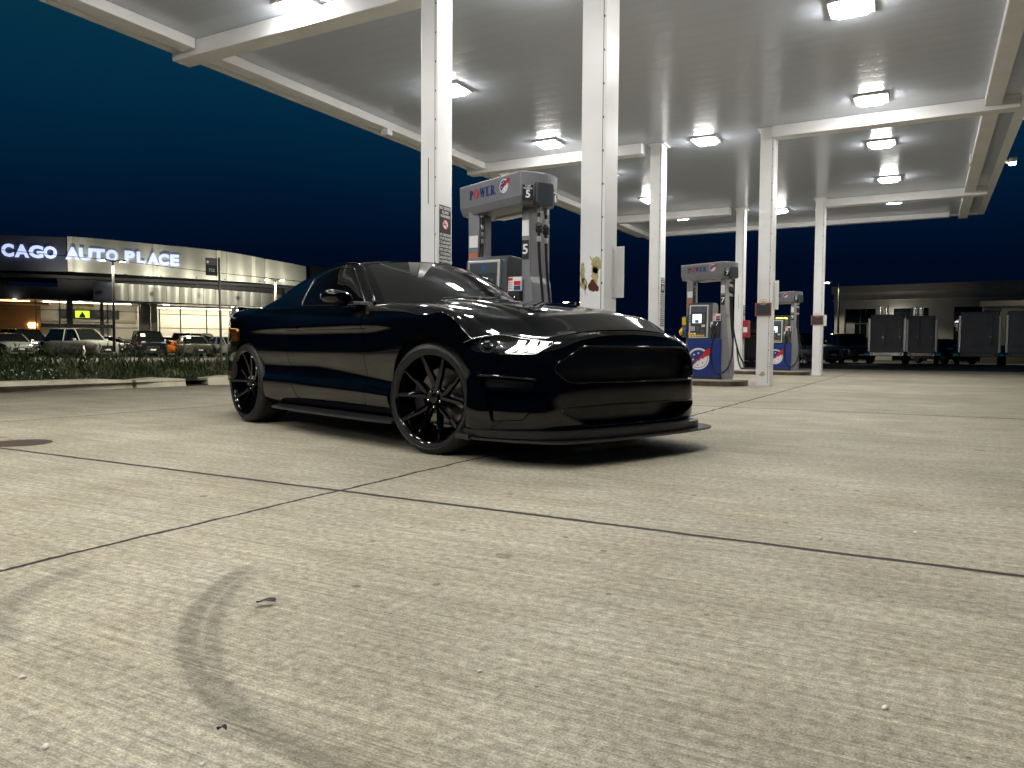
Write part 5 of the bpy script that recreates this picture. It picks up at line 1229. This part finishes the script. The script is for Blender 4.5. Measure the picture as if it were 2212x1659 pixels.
# ------------------------------------------------------------------ cars at the dealer and behind the station
def bgcar(loc, head, paint, lab, kind='suv', group='cars parked at the showroom', lights=False, ws_paper=False):
    """compact lofted car; local +x forward"""
    e = empty('parked_car', loc, head, lab, 'car', group)
    if kind == 'suv': L_, Wd, hb, hr, cab = 4.75, .96, 1.02, 1.76, (-2.28, -1.95, .35, 1.05)
    elif kind == 'sedan': L_, Wd, hb, hr, cab = 4.7, .91, .92, 1.43, (-1.9, -1.15, .15, .95)
    else: L_, Wd, hb, hr, cab = 4.4, .96, .86, 1.17, (-1.75, -.9, .1, 1.15)
    hl = L_/2; xs = [-hl, -hl+.06, -hl+.35, -1.4, 0, 1.0, 1.6, hl-.35, hl-.06, hl]
    if kind == 'suv': zt = [.85, 1.0, 1.04, 1.04, 1.03, 1.06, 1.04, .98, .92, .80]
    elif kind == 'sedan': zt = [.75, .95, .98, .95, .92, .93, .88, .80, .72, .62]
    else: zt = [.75, .92, .93, .90, .86, .84, .78, .68, .60, .50]
    ws_ = [.80, .90, .97, 1, 1, 1, .99, .93, .83, .72]
    mb = MB(); vs = []; n = 11
    for x, z, w in zip(xs, zt, ws_):
        w *= Wd
        h = [(-.80*w, .24), (-.97*w, .30), (-w, .50), (-w, z*.82), (-.93*w, z*.97), (-.55*w, z+.02), (0, z+.03)]
        pr = h+[(-a, b) for a, b in h[:-1]][::-1]; n = len(pr); vs += [(x, a, b) for a, b in pr]
    m_ = len(xs); mb.add(vs, [(i*n+k, i*n+(k+1) % n, (i+1)*n+(k+1) % n, (i+1)*n+k) for i in range(m_-1) for k in range(n)]+[tuple(range(n)), tuple(range((m_-1)*n, m_*n))])
    mb.build('body', paint, e, smooth=True, auto=38)
    x0, x1, x2, x3 = cab; zb = hb-.04
    st = [(x0, zb, zb+.02, .86), ((x0+x1)/2, zb, (zb+hr)/2+.12, .84), (x1, zb, hr-.03, .80), ((x1+x2)/2, zb, hr, .79), (x2, zb, hr-.05, .78), ((x2+x3)/2, zb, (zb+hr)/2+.03, .82), (x3, zb, zb+.02, .85)]
    mb = MB(); vs = []
    for x, z0, z1, w in st: vs += [(x, -.93*Wd, z0), (x, -w*Wd*(.98-.14*(z1-zb)), z1-.02), (x, -.5*Wd, z1+.015), (x, .5*Wd, z1+.015), (x, w*Wd*(.98-.14*(z1-zb)), z1-.02), (x, .93*Wd, z0)]
    mb.add(vs, [(i*6+k, i*6+k+1, (i+1)*6+k+1, (i+1)*6+k) for i in range(6) for k in range(5)]); mb.build('windows', 'autoglass', e, smooth=True, auto=40)
    mb = MB(); vs = []
    for x, z0, z1, w in st[2:5]: vs += [(x, -w*Wd*.90, z1+.0), (x, -.5*Wd, z1+.035), (x, .5*Wd, z1+.035), (x, w*Wd*.90, z1+.0)]
    mb.add(vs, [(i*4+k, i*4+k+1, (i+1)*4+k+1, (i+1)*4+k) for i in range(2) for k in range(3)])
    for s in (-1, 1):
        mb.tube([(x3, s*.90*Wd, zb+.02), ((x2+x3)/2, s*.80*Wd, (zb+hr)/2+.02), (x2, s*.70*Wd, hr-.05), (x1, s*.70*Wd, hr-.02), (x0, s*.86*Wd, zb+.02)], .035, 6)
        if kind != 'coupe': mb.tube([(-.45, s*.93*Wd, zb), (-.5, s*.74*Wd, hr-.03)], .035, 5)
    mb.build('roof', paint, e, smooth=True, auto=50)
    f = hl; zf = zt[-1]
    mb = MB(); mb.box(f-.03, f+.012, -.42*Wd, .42*Wd, zf*.62, zf*.92); mb.box(f-.05, f+.008, -.55*Wd, .55*Wd, .30, .42); mb.build('front_grille', 'trim', e, bevel=.01)
    mb = MB(); mb.box(f, f+.022, -.17, .17, .44, .53); mb.build('licence_plate', 'fix', e)
    for s in (-1, 1):
        mb = MB(); mb.prism([(s*.50*Wd, zf*.80), (s*.84*Wd, zf*.88), (s*.86*Wd, zf*1.02), (s*.52*Wd, zf*.95)], f-.22, f-.01, 'x'); mb.build('headlight', 'chrome', e, bevel=.01)
        mb = MB(); mb.box(.72 if kind != 'coupe' else .45, .9 if kind != 'coupe' else .62, min(s*Wd, s*(Wd+.2)), max(s*Wd, s*(Wd+.2)), hb-.02, hb+.13); mb.build('door_mirror', paint, e, bevel=.03)
        for x in (-1.42, 1.42):
            w = bpy.data.objects.new('wheel', None); COL.objects.link(w); w.parent = e; w.location = (x, s*(Wd-.02), .35)
            mb = MB(); mb.lathe([(.22, .0), (.33, 0), (.35, -s*.03), (.35, -s*.2), (.22, -s*.2)], 24, 'y'); mb.build('tyre', 'tyre', w, smooth=True, auto=40)
            mb = MB(); mb.disc((0, -s*.02, 0), .23, 'y', 20)
            for k in range(5): a = 2*math.pi*k/5; mb.box(-.02, .02, -.012, .012, 0, .22)
            mb.build('rim', 'greyd', w)
    if ws_paper:
        mb = MB(); mb.add([(x3-.33, -.55, zb+.30), (x3-.33, -.28, zb+.30), (x3-.52, -.28, zb+.50), (x3-.52, -.55, zb+.50)], [(0, 1, 2, 3)]); q = mb.build('windshield_paper', 'paper', e); q.location = (.07, 0, .07)
    return e
tocam = lambda x, y: math.atan2(-y, -x)
for (x, y), dh, p, k, lab, wp in (((-48.81, 25.8), .25, 'c_white', 'sedan', 'pale sedan facing the road, cut by the left frame edge', False), ((-50.6, 27.7), .35, 'c_navy', 'suv', 'black SUV between the two pale vehicles at far left', False),
        ((-45.6, 28.3), .62, 'c_white', 'suv', 'white boxy SUV with dark windows in the showroom lot', False), ((-46.2, 33.3), .12, 'c_navy', 'suv', 'black SUV facing the road with a paper in its windscreen', True),
        ((-44.4, 35.45), .18, 'c_olive', 'sedan', 'dark olive car with a paper in its windscreen', True), ((-48.8, 37.0), 1.2, 'c_orange', 'coupe', 'orange low sports car behind the dark parked cars', False),
        ((-49.5, 40.3), 1.0, 'c_white', 'suv', 'white SUV standing close to the lit showroom windows', False), ((-43.3, 37.6), .5, 'c_silver', 'sedan', 'silver car partly hidden behind the coupe tail', False),
        ((-54.2, 36.2), 1.3, 'c_dark', 'sedan', 'black sedan side on behind the lamp post in the lot', False), ((-56.3, 30.2), .9, 'c_dark', 'suv', 'dark SUV in the second row near the orange wall', False), ((-53.5, 33.6), 1.25, 'c_dark', 'suv', 'dark SUV in the second row behind the white boxy SUV', False), ((-50.8, 38.8), 1.35, 'c_navy', 'sedan', 'black saloon between the orange sports car and white SUV', False)):
    bgcar((x, y, 0), tocam(x, y)+dh, M[p], lab, k, ws_paper=wp)
for (x, y), hd_, p, k, lab in (((-6.4, 47.4), tocam(-6.1, 47)+.75, 'c_silver', 'suv', 'silver grey pickup like car behind the farthest pump'), ((-4.2, 50.5), tocam(-4, 50)+.3, 'c_dark', 'suv', 'dark car left of the steel trailer at the far side'),
        ((.9, 51.2), tocam(1, 51)+.5, 'c_dark', 'sedan', 'dark car between the two steel trailers'), ((-9.6, 52), tocam(-9, 52)-.9, 'c_navy', 'suv', 'dark parked car behind the fourth column')):
    bgcar((x, y, 0), hd_, M[p], lab, k, group='cars parked behind the station')
# traffic cone
e = empty('traffic_cone', (-42.9, 26.75, 0), 0, 'grey looking traffic cone beside the white boxy SUV', 'cone')
mb = MB(); mb.box(-.18, .18, -.18, .18, 0, .04); mb.build('base', 'trim', e); mb = MB(); mb.lathe([(.14, .04), (.03, .72), (0, .72)], 16); mb.build('body', 'cone', e, smooth=True)
mb = MB(); mb.lathe([(.106, .26), (.076, .45)], 16); mb.build('band', 'letterw', e, smooth=True)
e = empty('waste_bin', (-53.2, 43.8, 0), 0, 'small grey bin beside the bus stop post in the lot', 'bin'); mb = MB(); mb.box(-.3, .3, -.3, .3, 0, 1.25); mb.build('bin_body', 'steelpl', e, bevel=.03)
mb = MB(); mb.box(-.33, .33, -.33, .33, 1.25, 1.31); mb.build('lid', 'greyd', e)
# ------------------------------------------------------------------ lamp posts
def lamp_post(x, y, h, arms, lab, lens='lampy', r=.07, ry=0., s=1., m='pole', power=0):
    e = empty('lamp_post', (x, y, 0), ry, lab, 'lamp post', 'street lamps')
    mb = MB(); mb.tube([(0, 0, 0), (0, 0, h*.5), (0, 0, h)], [r*1.3, r, r*.8], 10); mb.lathe([(0, .0), (r*2.4, 0), (r*2.4, .25), (r*1.3, .35)], 12); mb.build('pole', m, e, smooth=True, auto=50)
    for a in arms:
        mb = MB(); mb.tube([(0, 0, h-.1), (a*.5, 0, h+.03), (a*.8, 0, h+.04)], r*.55, 6); mb.build('arm', m, e, smooth=True)
        hd = MB(); hd.box(min(a*.75, a*1.5), max(a*.75, a*1.5), -.12*s, .12*s, h-.02, h+.07); q = hd.build('lamp_head', m, e, bevel=.03)
        mb = MB(); mb.box(min(a*.82, a*1.44), max(a*.82, a*1.44), -.10*s, .10*s, h-.06, h-.021); mb.build('lamp_lens', lens, q, bevel=.02)
        if power:
            ld = bpy.data.lights.new('lamp_light', 'SPOT'); ld.energy = power; ld.color = (1, .93, .68); ld.spot_size = R_(150); ld.shadow_soft_size = .15; lo = bpy.data.objects.new('lamp_light', ld); COL.objects.link(lo); lo.parent = e; lo.location = (a*1.3, 0, h-.2)
    return e
lamp_post(-42.4, 28.3, 5.75, (-.46, .46), 'black twin headed lamp post in front of the lit letters', ry=1.0, power=1300)
lamp_post(-41.6, 40.27, 5.6, (-.5, .45), 'twin headed lamp post with yellow glow above the coupe tail', ry=1.0, m='poleg', power=1300)
lamp_post(-32.68, 73.67, 5.7, (-.9, .55), 'small twin lamp post far off beside the middle column', ry=.4, m='poleg')
lamp_post(-26.76, 71.06, 3.2, (-.9,), 'low single lamp right of the middle column base', ry=.4, m='poleg')
lamp_post(-24.7, 77.9, 3.5, (-.9,), 'tiny distant lamp right of the low single lamp', ry=.4, m='poleg')
lamp_post(-5.79, 60.5, 5.75, (-.8,), 'tall dark lamp post before the dark stucco building', ry=.1, power=700)
e = empty('billboard', (-30.96, 85.9, 0), .35, 'dark back of a small billboard far behind the middle column', 'billboard')
mb = MB(); mb.box(-.95, .95, -.08, .08, 1.8, 4.5); mb.build('panel', 'greyd', e); mb = MB(); mb.box(-.06, .06, .081, .2, 0, 4.2); mb.build('post', 'pole', e); mb = MB(); mb.disc((-.1, -.09, 3.3), .55, 'y', 20); mb.build('round_mark', 'pblack', e)
mb = MB(); mb.box(-1.0, -.8, -.3, -.1, 4.3, 4.42); mb.build('lamp', 'spot', e)
# overhead cable
pts = [(-38.8, 19.0, 5.22), (-35.9, 20.6, 4.92), (-32.85, 22.18, 4.62), (-29, 24.2, 4.12), (-25.24, 26.3, 3.70), (-24.1, 26.9, 3.56), (-22, 28, 3.35)]
t = np.r_[0, np.cumsum(np.linalg.norm(np.diff(np.array(pts), axis=0), axis=1))]; mb = MB(); mb.tube(herm(t, np.array(pts), np.linspace(0, t[-1], 24)).tolist(), .014, 5)
tag(mb.build('overhead_cable', 'pole', smooth=True), 'thin black cable hanging across the lit letters', 'cable')
# lit shop sign seen beside the far pump
e = empty('shop_sign', (-10.41, 62.9, 2.75), .15, 'yellow and red lit sign beyond the farthest pump', 'sign')
mb = MB(); mb.box(-1.3, 1.3, .06, .16, -.50, .75); mb.build('backing', 'pblack', e); text('letters', 'ATS', .82, 'litsign', e, (0, 0, .22), FY, .03, .03); text('letters', '& FOOD', .34, 'litred', e, (0, 0, -.28), FY, .02, .02)
mb = MB(); mb.box(-.1, .1, .17, .3, -2.75, .4); mb.build('post', 'pole', e)
# crimson cabinet under the fourth column board
e = empty('vending_machine', (-9.08, 46.4, 0), .2, 'dark crimson vending machine left of the fourth column', 'machine')
mb = MB(); mb.prism(rpoly([(-.5, .1), (.5, .1), (.5, 2.38), (-.5, 2.38)], .12), 0, .7, 'y'); mb.build('cabinet', 'dred', e); mb = MB(); mb.box(-.40, .40, -.012, -.001, 1.75, 1.95); mb.build('label_band', 'boardred', e); mb = MB(); mb.box(-.42, .42, -.01, -.001, .3, 1.4); mb.build('front_panel', 'pblack', e)
mb = MB(); mb.box(-.3, .3, -.014, -.002, 1.5, 1.6); mb.build('label_band', 'boardred', e)
# ------------------------------------------------------------------ dark stucco building at the right
BLX, BLY, BLA = -6.88, 67.23, -.0702
bd = empty('stucco_building', (BLX, BLY, 0), BLA, 'unlit grey stucco building with dark window openings behind the trailers', 'building')
u = lambda px: {1805: .2, 1816: .75, 1888: 4.0, 1918: 5.25, 1993: 8.1, 2036: 9.6, 2070: 10.6, 2190: 13.6}[px]
mb = MB(); H_ = 5.85
mb.box(.1, 14, 0, .5, 4.1, H_); mb.box(.15, .9, .0, .5, 0, 4.1); mb.box(3.2, 4.45, 0, .5, 0, 4.1); mb.box(6.9, 8.6, 0, .5, 0, 4.1); mb.box(11.2, 14, 0, .5, 0, 4.1); mb.box(.1, 14, 4.5, 5, 0, H_); mb.box(.1, .4, .5, 4.5, 0, H_)
mb.build('wall', 'stucco', bd)
mb = MB(); mb.box(-.1, 14.1, -.16, -.001, 5.35, 5.95); mb.box(-.02, 14.1, -.10, -.002, 4.75, 4.82); mb.build('cornice', 'stucco', bd, bevel=.02)
for a, b in ((.9, 3.2), (4.45, 6.9), (8.6, 11.2)):
    mb = MB(); mb.box(a, b, .30, .34, 0, 4.1); w_ = mb.build('window', 'autoglass', bd); mb = MB(); mb.box(a, b, .24, .29, 2.9, 2.96); mb.box((a+b)/2-.03, (a+b)/2+.03, .24, .29, 0, 4.1); mb.build('frame', 'pole', w_)
for a, b in ((1.0, 1.65), (2.55, 3.15)):
    mb = MB(); mb.box(a, b, .26, .29, 1.8, 3.0); mb.build('poster', 'c_silver' if False else 'greyd', bd)
mb = MB(); mb.box(4.75, 4.95, -.18, -.01, 3.3, 3.45); mb.build('wall_lamp', 'spot', bd)
pb = empty('pale_wing', (5.6, 56.6, 0), -.05, 'pale lit wall building at the right edge behind the trailers', 'building')
mb = MB(); mb.box(-2.6, 6, .6, 3, 0, 3.75); mb.build('wall', 'stuccol', pb); mb = MB(); mb.box(-2.75, 6, .48, .598, 3.6, 3.95); mb.build('coping', 'stuccol', pb, bevel=.02)
mb = MB(); mb.box(1.1, 1.3, .2, .30, 0, 6.2); mb.build('post', 'pole', pb)
sc_ = MB(); sc_.box(1.8, 2.0, .30, .59, 4.2, 4.55)
mb = MB(); mb.box(1.55, 6, .6, 3, 3.751, 7.2); mb.build('tower_wall', 'stucco', pb); sc_.build('wall_lamp', 'lampy', pb)
for par, lc, en in ((pb, (1.9, .1, 4.2), 200), (bd, (4.85, -.5, 3.3), 25)):
    ld = bpy.data.lights.new('lamp_light', 'POINT'); ld.energy = en; ld.color = (1, .93, .72); ld.shadow_soft_size = .12; lo = bpy.data.objects.new('lamp_light', ld); COL.objects.link(lo); lo.parent = par; lo.location = lc
# ------------------------------------------------------------------ trailers
def trailer(loc, ry, w, h, lab, kind):
    e = empty('box_trailer', loc, ry, lab, 'trailer', 'steel box trailers behind the station')
    z0 = .55
    mb = MB(); mb.box(-w/2, w/2, 0, 4.5, z0, h); mb.build('box_body', 'trail', e, bevel=.04)
    dz = [(-w/2+.06, -.04), (.04, w/2-.06)] if kind == 0 else [(-w/2+.05, w/2-.25)]
    for a, b in dz:
        mb = MB(); mb.box(a, b, -.035, -.001, z0+.45, h-.08); d = mb.build('rear_door', 'trail', e, bevel=.015)
        mb = MB(); mb.tube([(b-.08, -.06, z0+.5), (b-.08, -.06, h-.12)], .018, 6); mb.build('lock_rod', 'silver', d, smooth=True)
        mb = MB(); mb.box(b-.2, b-.1, -.07, -.04, 1.45, 1.50); mb.build('handle', 'silver', d)
    mb = MB(); mb.box(-w/2, w/2, -.10, -.002, z0-.12, z0+.10); mb.build('bumper', 'chrome' if kind == 0 else 'trail', e, bevel=.03)
    for s in (-1, 1):
        mb = MB(); mb.box(min(s*(w/2-.05), s*(w/2+.10)), max(s*(w/2-.05), s*(w/2+.10)), -.05, .05, z0+.1, h-.2); mb.build('corner_post', 'silver', e, bevel=.03)
        mb = MB(); pts = [(1.5+.58*math.cos(R_(a)), .48+.58*math.sin(R_(a))) for a in range(0, 181, 15)]+[(1.5+.50*math.cos(R_(a)), .48+.50*math.sin(R_(a))) for a in range(180, -1, -15)]
        mb.prism(pts, s*(w/2+.02), s*(w/2+.30), 'x'); mb.build('mudguard', 'chrome', e, smooth=True, auto=40)
        for y in (1.5,):
            mb = MB(); mb.lathe([(0, s*.05), (.25, s*.05), (.26, 0), (.44, 0), (.46, -s*.04), (.46, -s*.24), (0, -s*.24)], 28, 'x', (s*(w/2+.24), y, .46)); mb.build('wheel', 'tyre', e, smooth=True, auto=40)
        mb = MB(); mb.disc((s*(w/2-.14), -.104, z0), .05, 'y', 12); mb.build('tail_light', 'taillens', e)
    if kind == 0:
        for dx in (-.35, -.05):
            mb = MB(); mb.lathe([(.0, .0), (.11, 0), (.11, .42), (.13, .44), (.13, .48), (0, .5)], 16, 'z', (dx, .35, h)); mb.build('vent_stack', 'chrome', e, smooth=True, auto=40)
    else:
        mb = MB(); mb.box(.15, .95, .2, 1.2, h, h+.26); mb.build('roof_unit', 'trail', e, bevel=.05)
    return e
trailer((-1.98, 46.7, 0), .0, 1.70, 2.72, 'steel box trailer with chrome vent stacks on its roof', 0)
trailer((-.30, 47.3, 0), .03, 1.35, 2.66, 'plain dark box trailer beside the one with vent stacks', 0)
trailer((2.38, 46.8, 0), -.03, 1.75, 2.80, 'dark box trailer with a roof unit at far right', 1)
trailer((5.0, 47.2, 0), -.06, 2.7, 2.85, 'large black box trailer cut by the right frame edge', 1)
